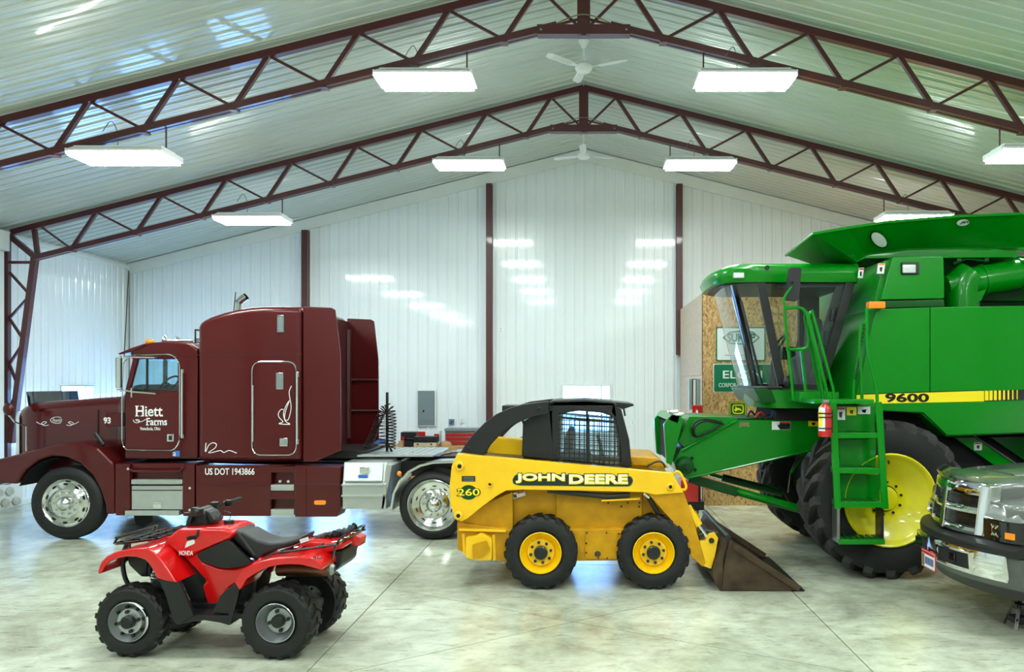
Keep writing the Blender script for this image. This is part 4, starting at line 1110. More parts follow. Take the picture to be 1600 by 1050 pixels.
bk = MB().prism(kp([(1112,893),(1118,874),(1133,838),(1138,838),(1128,872),(1128,917),(1250,920),(1250,922),(1124,922),(1116,908)]), BY0+0.02, BY1-0.02).build('bucket_shell', RU, skid, bevel=0.003)
for y0 in (BY0, BY1-0.025):
    MB().prism(kp([(1138,838),(1146,850),(1175,873),(1252,921),(1126,919),(1130,880)]), y0, y0+0.025).build('bucket_side', RU, skid, bevel=0.003)
    MB().bar((KX(1143), y0-0.005, KZ(850)), (KX(1246), y0-0.005, KZ(917)), 0.035, 0.07).build('side_wear_bar', RU, skid, bevel=0.004)
MB().tube([(KX(1136), BY0+0.0, KZ(838)), (KX(1136), BY1, KZ(838))], 0.035, 10).build('bucket_top_tube', M['dark_steel'], skid)
MB().box(KX(1232), KX(1254), BY0+0.0, BY1, KZ(922.2), KZ(919)).build('cutting_edge', M['dark_steel'], skid)
MB().box(KX(1118), KX(1128), BY0+0.25, BY1-0.25, KZ(908), KZ(848)).build('bucket_back_plate', BS, skid, bevel=0.01)

# ================================================================== red quad bike
D6 = 7.22
AX = lambda a: PX(a, D6)
AZ = lambda a: PZ(a, D6)
def ap(pts): return [(AX(a), AZ(b)) for a, b in pts]
AY0, AY1 = 7.08, 8.02; AYC = (AY0+AY1)/2
quad = thing('quad_bike', 'red four-wheel quad bike with black racks and knobbly tires in the foreground', 'quad bike', (AX(330), AYC, 0))
RD, BP = M['atv_red'], M['black_plastic']
for px, R, w, rr in ((214, 0.302, 0.21, 0.165), (446, 0.312, 0.27, 0.162)):
    rear = px > 300
    for y, fc in ((AY0, -1), (AY1, 1)):
        t = lugged_wheel(quad, AX(px), R, y, R, w, rr, fc, M['silver_paint'], M['black_plastic'], 4, 17, 'rubber', 0.10 if rear else 0.045)
        s = -fc
        for p in ring_of(8, rr*0.74, (AX(px), R), 0, 0.2):
            b = y+s*((0.10 if rear else 0.045)+0.004)
            if not rear: MB().cyl((p.x, b-s*0.02, p.z), (p.x, b+s*0.006, p.z), 0.013, 8).build('vent_hole', M['black_matte'], t)
# underframe, engine, axles
MB().prism(ap([(258,905),(300,880),(350,892),(392,895),(388,950),(360,960),(285,960)]), AYC-0.14, AYC+0.14).build('engine', M['black_steel'], quad, bevel=0.03)
MB().prism(ap([(270,948),(400,948),(395,965),(275,965)]), AYC-0.22, AYC+0.22).build('skid_plate', M['black_steel'], quad, bevel=0.01)
for px, R in ((214, 0.302), (446, 0.312)):
    MB().cyl((AX(px), AY0+0.1, R), (AX(px), AY1-0.1, R), 0.03, 10).build('axle', M['dark_steel'], quad)
MB().ell((AX(446), AYC, 0.33), 0.13, 0.12, 0.12).build('axle_housing', M['black_steel'], quad)
for y in (AYC-0.24, AYC+0.24):
    sp_ = MB().cyl((AX(230), y, AZ(905)), (AX(248), y, AZ(868)), 0.018, 8).build('shock', M['chrome'], quad)
    MB().tube(helix([(AX(232), y, AZ(908)), (AX(240), y, AZ(890)), (AX(246), y, AZ(872))], 0.035, 7, 0.01), 0.007, 5).build('spring', M['silver_paint'], sp_)
    MB().bar((AX(214), y-0.06 if y < AYC else y+0.06, AZ(960)), (AX(255), AYC + (0.12 if y > AYC else -0.12), AZ(945)), 0.03, 0.03).build('suspension_arm', M['black_steel'], quad)
    MB().bar((AX(446), y, AZ(955)), (AX(400), y*0.6+AYC*0.4, AZ(930)), 0.04, 0.04).build('swing_arm', M['black_steel'], quad)
MB().prism(ap([(180,868),(250,858),(262,905),(205,910),(184,890)]), AYC-0.2, AYC+0.2).build('front_frame', M['black_steel'], quad, bevel=0.03)
# radiator grille ribs seen through the wheel arch
for k in range(5): MB().bar((AX(214+k*7), AYC-0.21, AZ(905)), (AX(218+k*7), AYC-0.21, AZ(872)), 0.01, 0.012).build('radiator_rib', BP, quad, smooth=0)
# red body: central cowl lofted across the width
def cowl(poly, halves, name, material, bev=0.02):
    return MB().prism(ap(poly), AYC-halves, AYC+halves).build(name, material, quad, bevel=bev, seg=3)
cowl([(244,853),(256,841),(270,829),(300,828),(344,828),(362,834),(356,846),(330,856),(300,870),(285,880),(262,866)], 0.23, 'front_cowl', RD, 0.045)
cowl([(262,862),(300,866),(308,883),(334,893),(360,893),(392,882),(400,874),(404,885),(386,901),(347,928),(336,955),(315,955),(305,922),(312,914),(292,893)], 0.20, 'body_panel', RD, 0.03)
# tank: black knee panels
for y0, y1 in ((AYC-0.235, AYC-0.19), (AYC+0.19, AYC+0.235)):
    MB().prism(ap(rpoly([(299,870),(351,846),(390,883),(371,889.5),(344,892.5),(308,882)], [6,4,6,4,4,6])), y0, y1).build('knee_panel', BP, quad, bevel=0.012)
# tank top
cowl([(344,829),(362,834),(372,846),(392,872),(390,884),(350,848)], 0.17, 'tank', BP, 0.03)
# seat
MB().prism(ap([(353,846),(367,835),(378,841),(392,849),(412,854),(436,851.5),(455,846),(467,842),(462,853),(440,861),(420,866),(405,872),(393,883)]), AYC-0.16, AYC+0.16).build('seat', M['seat_black'], quad, bevel=0.035, seg=4)
# fenders
ff = [(166,893),(168,883),(172,874),(180,866),(192,860),(207,856),(225,853),(244,852),(256,858),(265,868),(277,884),(292,905),(275,903),(259,898),(255,888),(249,878),(242,871),(228,866),(210,866),(196,869),(186,874),(178,881),(172,893)]
rf = [(382,903),(388,892),(396,883),(408,876),(421,871),(437,867),(453,864.5),(480,863),(500,863),(511,868),(520,875),(519,884),(505,880),(487,876),(468,875),(452,876.5),(437,879),(424,885),(411,892),(401,899),(394,911),(390,916)]
for y0, y1 in ((AY0+0.0, AYC-0.12), (AYC+0.12, AY1-0.0)):
    MB().prism(ap(ff), y0, y1).build('front_fender', RD, quad, bevel=0.014, seg=3)
    MB().prism(ap([(259,899),(293,905),(303,928),(316,957),(290,972),(281,959),(272,930)]), y0+0.03, y0+0.07 if y0 < AYC else y0+0.3).build('splash_guard', BP, quad, bevel=0.01)
    MB().prism(ap(rf), y0, y1).build('rear_fender', RD, quad, bevel=0.014, seg=3)
    near = y0 < AYC
    fy = y0+0.04 if near else y1-0.3
    fr_ = MB().prism(ap([(273,956),(373,957),(371,972),(356,968),(331,964.5),(305,968),(288,972)]), fy, fy+0.26).build('foot_board', BP, quad, bevel=0.01)
    MB().prism(ap([(378,906),(390,904),(384,930),(373,971),(367,969),(374,935)]), fy, fy+0.05).build('guard_strut', BP, quad, bevel=0.008)
    MB().prism(ap([(340,955),(352,928),(376,908),(374,938),(368,957)]), fy+0.04, fy+0.10).build('inner_guard', BP, quad, bevel=0.01)
for k in range(6): MB().ell((AX(346+k*0.6), AYC-0.215, AZ(950-k*5)), 0.008, 0.01, 0.010, 8, 6).build('footpeg_cleat', M['steel_tool'], quad)
# bridge between the fenders
cowl([(186,868),(210,858),(246,853),(258,860),(240,866),(205,866)], 0.36, 'front_deck', RD, 0.02)
cowl([(452,862),(470,850),(482,846),(540,850),(535,860),(505,868),(480,868)], 0.20, 'rear_deck', RD, 0.03)
MB().prism(ap([(538,850),(545,844),(554,848),(552,862),(540,860)]), AYC-0.05, AYC+0.12).build('tail_lamp', M['red_enamel'], quad, bevel=0.01)
MB().prism(ap([(505,868),(530,865),(527,890),(516,900),(512,885)]), AYC-0.14, AYC+0.3).build('rear_mud_guard', BP, quad, bevel=0.02)
# badge
for k in range(5):
    MB().prism(ap([(281+k*0.5, 858.5-k*2.0+1.8), (296.5-k*0.2, 851-k*1.6+2.5), (298-k*0.3, 850-k*1.0), (283+k*0.8, 857.5-k*2.0)]), AYC-0.2345, AYC-0.2285).build('wing_feather', M['white_paint'], quad, smooth=0)
text_px('lettering', 'HONDA', 281, 861, 303, 868, AYC-0.235, M['white_paint'], quad)
# racks
def rack(name, loops, r=0.011):
    o = None
    for k, (pts, closed) in enumerate(loops):
        b = MB().tube(catmull(pts, 4, closed) if len(pts) > 2 else pts, r, 7, closed=closed)
        if o is None: o = b.build(name, M['black_gloss'], quad)
        else: b.build('rack_bar', M['black_gloss'], o)
    return o
zf = lambda t: AZ(852)+(AZ(842)-AZ(852))*t
def fp_(t, y): return Vector((AX(175)+(AX(247)-AX(175))*t, y, zf(t)))
ra, rb_ = AYC-0.36, AYC+0.36
rack('front_rack', [([fp_(0.0, ra+0.08), fp_(0.25, ra), fp_(0.9, ra), fp_(1.0, ra+0.05), fp_(1.0, rb_-0.05), fp_(0.9, rb_), fp_(0.25, rb_), fp_(0.0, rb_-0.08), fp_(-0.04, AYC)], True),
    ] + [([fp_(t, ra+0.01)+Vector((0,0,0.012)), fp_(t, rb_-0.01)+Vector((0,0,0.012))], False) for t in (0.25, 0.62)]
    + [([fp_(-0.02, y), fp_(0.98, y)], False) for y in (AYC-0.2, AYC-0.07, AYC+0.07, AYC+0.2)]
    + [([fp_(0.05, ra+0.04)+Vector((0,0,0.05)), fp_(0.05, rb_-0.04)+Vector((0,0,0.05))], False)]
    + [([fp_(0.05, y)+Vector((0,0,0.05)), fp_(-0.02, y)], False) for y in (ra+0.06, rb_-0.06)]
    + [([fp_(0.3, y), fp_(0.3, y)-Vector((0,0,0.07))], False) for y in (ra+0.08, rb_-0.08)])
zr = lambda t: AZ(861)+(AZ(848)-AZ(861))*t
def rp_(t, y): return Vector((AX(446)+(AX(534)-AX(446))*t, y, zr(t)))
rack('rear_rack', [([rp_(0.0, ra+0.03), rp_(0.06, ra), rp_(0.95, ra), rp_(1.0, ra+0.06), rp_(1.0, rb_-0.06), rp_(0.95, rb_), rp_(0.06, rb_), rp_(0.0, rb_-0.03), rp_(0.12, AYC)], True),
    ] + [([rp_(t, ra), rp_(t, rb_)], False) for t in (0.3, 0.65)] + [([rp_(0.1, y), rp_(0.98, y)], False) for y in (AYC-0.18, AYC, AYC+0.18)]
    + [([rp_(0.98, ra+0.05), rp_(1.06, ra+0.06)+Vector((0,0,0.05)), rp_(1.06, rb_-0.06)+Vector((0,0,0.05)), rp_(0.98, rb_-0.05)], False)]
    + [([rp_(0.95, y), rp_(0.88, y)-Vector((0,0,0.13))], False) for y in (ra+0.06, rb_-0.06)])
# front guard
for y in (AYC-0.2, AYC+0.2):
    MB().tube(catmull([(AX(186), y, AZ(850)), (AX(178), y, AZ(870)), (AX(177), y, AZ(895)), (AX(184), y, AZ(918)), (AX(204), y, AZ(935))], 5), 0.02, 8).build('bumper_bar', BP, quad)
MB().box(AX(176), AX(181), AYC-0.22, AYC+0.22, AZ(885), AZ(870)).build('bumper_cross', BP, quad, bevel=0.01)
# steering: column, instrument pod, bars
MB().prism(ap([(268,830),(276,815),(284,802),(292,800),(303,808),(308,830)]), AYC-0.12, AYC+0.12).build('headlamp_pod', BP, quad, bevel=0.03)
MB().prism(ap([(296,803),(306,806),(318,820),(314,826),(300,826)]), AYC-0.09, AYC+0.09).build('instrument_pod', M['black_steel'], quad, bevel=0.02)
MB().prism(ap([(301,811),(306,808.5),(315,818.5),(311,821)]), AYC-0.055, AYC+0.055).build('gauge_glass', M['lens_clear'], quad, bevel=0.004)
bar = catmull([(AX(309), AY0+0.15, AZ(800)), (AX(302), AYC-0.25, AZ(803)), (AX(296), AYC-0.1, AZ(812)), (AX(296), AYC+0.1, AZ(812)), (AX(302), AYC+0.25, AZ(803)), (AX(309), AY1-0.15, AZ(800))], 5)
hb = MB().tube(bar, 0.013, 8).build('handlebar', M['black_gloss'], quad)
for y0, y1 in ((AY0+0.04, AY0+0.17), (AY1-0.17, AY1-0.04)):
    MB().tube([(AX(309+(6 if y0 > AYC else 5)), y0 if y0 < AYC else y1, AZ(798)), (AX(308), y1 if y0 < AYC else y0, AZ(801))], 0.019, 10).build('grip', M['rubber'], hb)
    yy = y1+0.03 if y0 < AYC else y0-0.03
    MB().box(AX(300), AX(312), min(yy, yy+0.05), yy+0.05, AZ(808), AZ(797)).build('switch_block', BP, hb, bevel=0.01)
    MB().tube([(AX(300), yy, AZ(802)), (AX(296), y0+0.02, AZ(800))], 0.007, 6).build('brake_lever', M['black_gloss'], hb)
MB().lathe([(0, 0.03), (0.04, 0.03), (0.045, 0.0), (0.045, -0.01)], (AX(333), AYC, AZ(828)), 'z', 16).build('fuel_cap', BP, quad)
MB().tube(catmull([(AX(333), AYC, AZ(822)), (AX(335), AYC, AZ(812)), (AX(325), AYC, AZ(808)), (AX(317), AYC, AZ(818))], 5), 0.004, 5).build('vent_tube', M['black_gloss'], quad)
MB().tube([(AX(303), AYC-0.22, AZ(832)), (AX(302), AYC-0.24, AZ(842))], 0.012, 8).build('choke_lever', BP, quad)
MB().prism(ap(rpoly([(283,844),(290,841),(304,840),(300,846),(286,848)], 2)), AYC-0.236, AYC-0.22).build('lever_recess', M['black_matte'], quad)
for y in (AYC-0.17, AYC+0.17):
    MB().box(AX(287), AX(299), y-0.035, y+0.035, AZ(812), AZ(797)).build('brake_reservoir', BP, quad, bevel=0.012)
    MB().tube(catmull([(AX(292), y, AZ(806)), (AX(280), y*0.7+AYC*0.3, AZ(812)), (AX(277), AYC, AZ(826))], 6), 0.008, 6).build('control_cable', M['black_gloss'], quad)
MB().prism(ap([(276,822),(284,803),(290,806),(283,826)]), AYC-0.17, AYC-0.11).build('headlamp_shroud', BP, quad, bevel=0.012)
# exhaust
MB().lathe([(0.0, 0), (0.055, 0.0), (0.062, 0.01), (0.062, 0.42), (0.052, 0.45), (0.035, 0.455), (0.03, 0.44), (0, 0.44)], (AX(431), AYC-0.22, AZ(892)), 'x', 20).build('muffler', M['bronze'], quad)
MB().lathe([(0.050, 0.0), (0.056, 0.03), (0.03, 0.06), (0.028, 0.02), (0, 0.02)], (AX(512), AYC-0.22, AZ(891)), 'x', 18).build('muffler_tip', M['steel_tool'], quad)
text_px('fender_decal', 'ES 4x4', 497, 867, 511, 872, AY0-0.001, M['dark_steel'], quad)
MB().prism(ap([(465,846),(478,842),(479,848),(467,852)]), AYC-0.21, AYC-0.19).build('warning_label', M['sign_white'], quad, smooth=0)
quad.rotation_euler = (0, 0, math.radians(-3.0))
# work gloves lying on the rear rack
gl = MB(); gz = 0.03
mesh_pts = [(AX(500), AYC-0.08, AZ(846)), (AX(515), AYC-0.04, AZ(842)), (AX(530), AYC-0.06, AZ(838)), (AX(538), AYC, AZ(832))]
gl.tube(catmull(mesh_pts, 5), [0.03+0.012*math.sin(i*1.7) for i in range(16)], 8)
gloves = gl.build('work_gloves', M['seat_black'], org=(AX(515), AYC, AZ(852)))
for off in ((0, 0.05, 0.004), (0.02, 0.12, 0.0), (-0.05, -0.08, 0.002)):
    f = MB().tube(catmull([Vector(p)+Vector(off)+Vector((-0.04, 0, -0.01)) for p in mesh_pts[:3]], 5), [0.022+0.008*math.sin(i*2.1) for i in range(11)], 8)
    f.build('glove_finger', M['seat_black'], gloves)
tag(gloves, 'crumpled black work gloves lying on the rear rack of the quad bike', 'gloves')

# ================================================================== green combine harvester
comb = thing('combine_harvester', 'green combine harvester with glass cab, ladder and yellow-hubbed tall tires', 'harvester', (PX(1392,9.92), 11.5, 0))
G, GD = M['green'], M['green_dark']
CY_0, CY_1 = 9.92, 13.12
RC = 0.93; cxw = PX(1392, 9.92); rr = 0.535
rp7 = [(rr*1.03, 0.0), (rr*1.0, -0.012), (rr*0.96, 0.0), (rr*0.93, 0.03), (rr*0.88, 0.05), (rr*0.60, 0.17), (rr*0.40, 0.20), (0.0, 0.20)]
for yy, fc in ((CY_0, -1), (CY_1, 1)):
    w7 = lugged_wheel(comb, cxw, RC, yy, RC, 0.76, rr, fc, M['rim_yellow'], M['rim_yellow'], 10, 20, 'rubber_dusty', 0.215, skew=1.05, lug_mat='tread_dust', deep=0.925, rim_prof=rp7, hub_r=0.27, bolt_r=0.36)
    s = -fc
    MB().lathe([(rr*0.275, s*0.196), (rr*0.285, s*0.190), (rr*0.295, s*0.198)], (cxw, yy, RC), 'y', 32).build('hub_ring', M['black_matte'], w7)
    MB().tube([(cxw-0.02, yy+s*0.03, RC+rr*0.86), (cxw-0.02, yy+s*0.0, RC+rr*0.80)], 0.012, 6).build('valve_stem', M['black_matte'], w7)
MB().cyl((cxw, CY_0+0.3, RC), (cxw, CY_1-0.3, RC), 0.16, 16).build('front_axle', M['black_steel'], comb)
for yy, fc in ((10.2, -1), (12.85, 1)):
    lugged_wheel(comb, cxw+3.7, 0.62, yy, 0.62, 0.42, 0.33, fc, M['rim_yellow'], M['rim_yellow'], 8, 18, 'rubber_dusty', 0.10, skew=1.2)
MB().cyl((cxw+3.7, 10.4, 0.62), (cxw+3.7, 12.65, 0.62), 0.10, 12).build('rear_axle', M['black_steel'], comb)
MB().box(cxw+3.6, cxw+3.85, 11.3, 11.75, 0.62, 1.4).build('axle_support', M['black_steel'], comb)

BD7 = 10.12                      # near side plane of the body
def cp(pts, d=BD7): return pl(pts, d)
XE = 2050                        # the body goes on past the picture's edge
core = [(1370,482),(1474,481),(XE,470),(XE,660),(1480,683),(1440,646),(1337,640),(1337,628),(1362,505)]
MB().prism(cp(core), BD7+0.02, CY_1-0.05).build('body', G, comb, bevel=0.012)
MB().prism(cp([(1388,404),(1474,402),(1474,481),(1370,482)]), BD7+0.15, CY_1-0.05).build('upper_body', G, comb, bevel=0.012)
# side shields in two sheets with a seam
MB().prism(cp([(1370,483),(1451.7,480.5),(1451.7,612),(1340,616),(1362,505)]), BD7-0.02, BD7+0.02).build('side_shield', G, comb, bevel=0.006)
MB().prism(cp([(1452.8,480.5),(XE,470),(XE,600),(1452.8,612)]), BD7-0.02, BD7+0.02).build('side_shield', G, comb, bevel=0.006)
MB().prism(cp([(1338,632),(1374,630.5),(XE,613),(XE,660),(1479,680),(1441,644),(1338,640)]), BD7-0.025, BD7+0.02).build('lower_shield', G, comb, bevel=0.006)
# model stripe
stp = MB().prism(cp([(1338,617),(1452,612.5),(1536,610.5),(1536,627),(1376,630.5),(1338,631.5)]), BD7-0.028, BD7-0.0).build('model_stripe', M['stripe_yellow'], comb, smooth=0)
MB().prism(cp([(1536,610.3),(XE,596),(XE,613),(1536,627)]), BD7-0.027, BD7).build('stripe_tail', M['black_gloss'], comb, smooth=0)
MB().prism(cp([(1338,615.6),(1536,609.2),(1536,610.5),(1338,617)]), BD7-0.028, BD7).build('stripe_line', M['black_gloss'], comb, smooth=0)
for k, w in enumerate((5.6, 5.0, 4.4, 3.7, 3.0, 2.4, 1.8, 1.3)):
    x0 = 1537+k*7.1
    MB().prism(cp([(x0,610.6-k*0.18),(x0+w,610.5-k*0.18),(x0+w,625.6-k*0.25),(x0,625.8-k*0.25)]), BD7-0.031, BD7-0.02).build('stripe_bar', M['stripe_yellow'], comb, smooth=0)
text_px('model_number', '9600', 1383, 614.5, 1451.5, 628.5, BD7-0.029, M['black_gloss'], stp, bold=0.03)
# air intake housing above the shield
hs = MB().prism(cp([(1392,403),(1396,401.5),(1469,400.5),(1473,404),(1474,467),(1375,469)], BD7+0.10), BD7+0.06, BD7+0.9).build('intake_housing', G, comb, bevel=0.015)
MB().prism(cp([(1374,470.5),(1474,468.5),(1475,479),(1370,482)], BD7+0.05), BD7+0.03, BD7+0.9).build('intake_base', GD, comb, bevel=0.008)
lp = MB().box(PX(1406.5,10.2), PX(1434,10.2), BD7+0.03, BD7+0.10, PZ(429.5,10.2), PZ(410.5,10.2)).build('work_lamp', M['black_plastic'], comb, bevel=0.012)
MB().box(PX(1410,10.15), PX(1430.5,10.15), BD7+0.015, BD7+0.04, PZ(426.5,10.15), PZ(413.5,10.15)).build('lamp_lens', M['lens_clear'], lp, bevel=0.008)
am = MB().box(PX(1357,10.0), PX(1383,10.0), 9.98, 10.10, PZ(482,10.0), PZ(471,10.0)).build('turn_lamp', M['amber'], comb, bevel=0.01)
# warning stickers on the sloped front face
def sticker(px, py, w, h, d, mt='sign_white', band='red_enamel', lean=0.0):
    o = MB().prism(pl([(px,py),(px+w,py),(px+w-lean,py+h),(px-lean,py+h)], d), d-0.004, d+0.004).build('warning_sticker', M[mt], comb, smooth=0)
    if band: MB().prism(pl([(px+0.5,py+0.5),(px+w-0.5,py+0.5),(px+w-0.6,py+h*0.2),(px+0.4,py+h*0.2)], d), d-0.006, d).build('sticker_band', M[band], o, smooth=0)
    MB().prism(pl([(px+w*0.3-lean*0.5,py+h*0.4),(px+w*0.7-lean*0.5,py+h*0.35),(px+w*0.6-lean*0.6,py+h*0.85),(px+w*0.35-lean*0.7,py+h*0.75)], d), d-0.006, d).build('sticker_mark', M['black_gloss'], o, smooth=0)
    return o
# grain tank base and flared extensions
TB = 10.65
MB().prism(cp([(1350,398),(1420,389),(1540,387),(1590,392),(1590,402),(1350,404)], TB), TB, 12.5).build('tank_rim', G, comb, bevel=0.01)
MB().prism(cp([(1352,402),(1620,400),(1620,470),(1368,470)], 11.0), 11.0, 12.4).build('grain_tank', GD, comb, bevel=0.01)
A0 = P(1271.5,365,10.15); A1 = P(1325,356,10.15); A2 = P(1385,347,10.15); A3 = P(1495,338,10.15); A4 = P(1594,334,10.15)
B0 = P(1338,409,TB); B1 = P(1352,398,TB); B2 = P(1421,389,TB); B3 = P(1490,388,TB); B4 = P(1548,389,TB)
FL = Vector((A0.x, 11.55, P(1230,399,11.55).z)); FB = P(1338,409,TB); FB2 = Vector((FB.x, 11.6, FB.z))
def flare(name, quads, th, mt='green'):
    """sheet with thickness th along -y"""
    mb = MB()
    for q in quads:
        top = [Vector(v) for v in q]; nrm = (top[1]-top[0]).cross(top[3]-top[0]).normalized()
        bot = [v + nrm*th for v in top]
        mb.loft([top, bot])
    return mb.build(name, M[mt], comb, smooth=0)
flare('tank_extension', [(A0, A1, B1, B0), (A1, A2, B2, B1), (A2, A3, B3, B2), (A3, A4, B4, B3)], 0.02)
flare('tank_extension', [(FL, A0, B0, FB2)], 0.02)
C1 = Vector((A0.x+0.75, 12.7, FL.z+0.30)); C2 = Vector((FB.x+0.45, 12.5, FB.z+0.05))
flare('tank_extension', [(C1, FL, FB2, C2)], 0.02)
E1 = Vector((A4.x+0.05, 12.9, A4.z)); E2 = Vector((B4.x, 12.5, B4.z))
RX = Vector((A4.x, 0, 0))
flare('tank_extension', [(A4, Vector((A4.x+1.6, 10.3, A4.z-0.30)), Vector((B4.x+1.2, TB+0.1, B4.z-0.05)), B4)], 0.02)
flare('tank_extension', [(C1, Vector((A4.x, 12.9, A4.z)), Vector((B4.x, 12.5, B4.z)), C2)], 0.02)
# lip along the top edges
MB().tube([FL, A0, A1, A2, A3, A4], 0.018, 6).build('extension_lip', G, comb)
MB().tube([B0, B1, B2, B3, B4], 0.014, 6).build('extension_hinge', G, comb)
def on_near(px, py):
    """point on the near flare under a pixel, a little proud of the sheet"""
    a_, b_, c_ = (A1, A2, B2) if px < 1385 else (A2, A3, B3)
    n_ = (b_-a_).cross(c_-a_).normalized(); cam0 = Vector((0, 0, CAMH)); dr = P(px, py, 10.0)-cam0
    t_ = (a_-cam0).dot(n_)/dr.dot(n_)
    return cam0 + dr*t_*0.9965
def patch(name, pts, mt, lift=0.0):
    v = [on_near(a, b)+Vector((0,-lift,0)) for a, b in pts]; mb = MB(); c = [p+Vector((0,0.015,0)) for p in v]; mb.loft([v, c]); return mb.build(name, M[mt], comb, smooth=0)
oc = lambda cx, cy, rx, ry, rot, n=20: [(cx+rx*math.cos(t)*math.cos(rot)-ry*math.sin(t)*math.sin(rot), cy+rx*math.cos(t)*math.sin(rot)+ry*math.sin(t)*math.cos(rot)) for t in [2*math.pi*k/n for k in range(n)]]
patch('tank_window_rim', oc(1373,375,16,10,0.75), 'black_gloss', 0.005)
patch('tank_window', oc(1373,375,14.3,8.5,0.75), 'sign_white', 0.015)
patch('maker_badge', oc(1504.5,348,9.5,5,-0.1), 'sign_white', 0.01)
v0 = on_near(1498,351)
text('badge_text', 'J&M', v0+Vector((0,-0.03,0)), XR, Vector((0,-0.5,1)), PX(1511,10.15)-PX(1498,10.15), 0.045, M['black_gloss'], comb, shear=0.3, thick=0.01)
# cab
KD = 10.72; FAR = 12.45; KM = (KD+FAR)/2
def arcs(pxp, pyp, xf, z, n=14, dside=KD, half=(FAR-KD)/2):
    """bowed plan curve from the near pillar round the front to the far pillar"""
    x0 = PX(pxp, dside); out = []
    for k in range(n+1):
        t = math.pi*k/n; c = math.cos(t); y = KM - half*math.copysign(abs(c)**0.55, c)
        out.append(Vector((x0-(x0-xf)*math.sin(t)**0.7, y, z)))
    return out
zt, zb7 = PZ(430,KD), PZ(606,KD)
top = arcs(1187, 430, 1.80, zt); bot = arcs(1222, 606, 2.17, zb7)
ws = MB(); ws.loft([top, bot], caps=False, closed=False); ws.build('windshield', M['combine_glass'], comb, smooth=60)
gs = MB(); gs.tube([t_.lerp(b_, 0.02) for t_, b_ in zip(top, bot)], 0.03, 6); gs.build('windshield_frame', M['black_plastic'], comb)
gs = MB(); gs.tube(bot, 0.025, 6); gs.build('windshield_frame', M['black_plastic'], comb)
# roof: bowed front, flat sides
def roofring(grow, xf, z):
    fr = arcs(1187, 430, xf, z, 14, KD-grow, (FAR-KD)/2+grow); return fr + [Vector((PX(1340,KD), FAR+grow, z)), Vector((PX(1340,KD), KD-grow, z))]
MB().loft([roofring(0.02, 1.66, PZ(441,KD)), roofring(0.05, 1.62, PZ(431,KD)), roofring(0.06, 1.66, PZ(420,KD)), roofring(0.0, 1.80, PZ(412,KD)), roofring(-0.3, 2.1, PZ(410,KD))]).build('cab_roof', G, comb, smooth=50)
MB().loft([roofring(-0.02, 1.72, PZ(443,KD)), roofring(-0.02, 1.72, PZ(436,KD))]).build('roof_underside', M['black_plastic'], comb)
rl = MB().box(PX(1148,10.6), PX(1164,10.6), KD-0.07, KD+0.02, PZ(435,KD), PZ(427,KD)).build('roof_lamp', M['sign_white'], comb, bevel=0.006)
MB().lathe([(0, -0.07), (0.03, -0.07), (0.03, -0.04)], (PX(1197,KD), KD, PZ(419,KD)), 'y', 12).build('speaker_plug', M['black_plastic'], comb)
for yy, near in ((KD, True), (FAR, False)):
    s = 1 if near else -1
    MB().prism(pl([(1186,431),(1338,427),(1284,606),(1222,606)], KD), *(sorted((yy+s*0.02, yy+s*0.026)))).build('door_glass', M['combine_glass'], comb, smooth=0)
    # frame: outer minus inner opening, as four bars
    for q in ([(1180,431),(1194,431),(1229,606),(1216,606)], [(1325,427),(1340,427),(1289,608),(1276,608)], [(1190,428),(1335,424),(1330,437),(1193,440)], [(1216,600),(1285,600),(1285,609),(1218,609)]):
        MB().prism(pl(q, KD), *(sorted((yy-s*0.005, yy+s*0.04)))).build('door_frame', M['black_plastic'], comb, bevel=0.006)
    if near:
        for q in ([(1212,440),(1322,437),(1306,448),(1215,450)], [(1308,446),(1323,438),(1290,560),(1276,590),(1268,590),(1285,520)]):
            MB().prism(pl(q, KD), yy+0.05, yy+0.08).build('pillar_trim', M['grey_seat'], comb, bevel=0.01)
        MB().prism(pl([(1300,482),(1307,480),(1303,500),(1296,502)], KD), yy-0.03, yy).build('door_handle', M['black_gloss'], comb, bevel=0.006)
MB().box(PX(1300,KD), PX(1336,KD), FAR-0.1, FAR, zb7, zt).build('rear_corner', M['black_plastic'], comb)
MB().prism(pl([(1178,607),(1290,606),(1296,628),(1192,630)], KD), KD+0.02, FAR-0.02).build('cab_floor', GD, comb, bevel=0.02)
fb = [Vector(p) for p in arcs(1222, 606, 2.15, zb7-0.02)]; fb2 = [Vector(p) for p in arcs(1232, 640, 2.28, PZ(638,KD))]
ends = lambda L, z: L + [Vector((PX(1290,KD), FAR, z)), Vector((PX(1290,KD), KD, z))]
MB().loft([ends(fb, zb7-0.02), ends([p.lerp(q, 0.6)+Vector((0,0,0)) for p, q in zip(fb, fb2)], PZ(626,KD)), ends(fb2, PZ(638,KD))]).build('cab_base', G, comb, smooth=50)
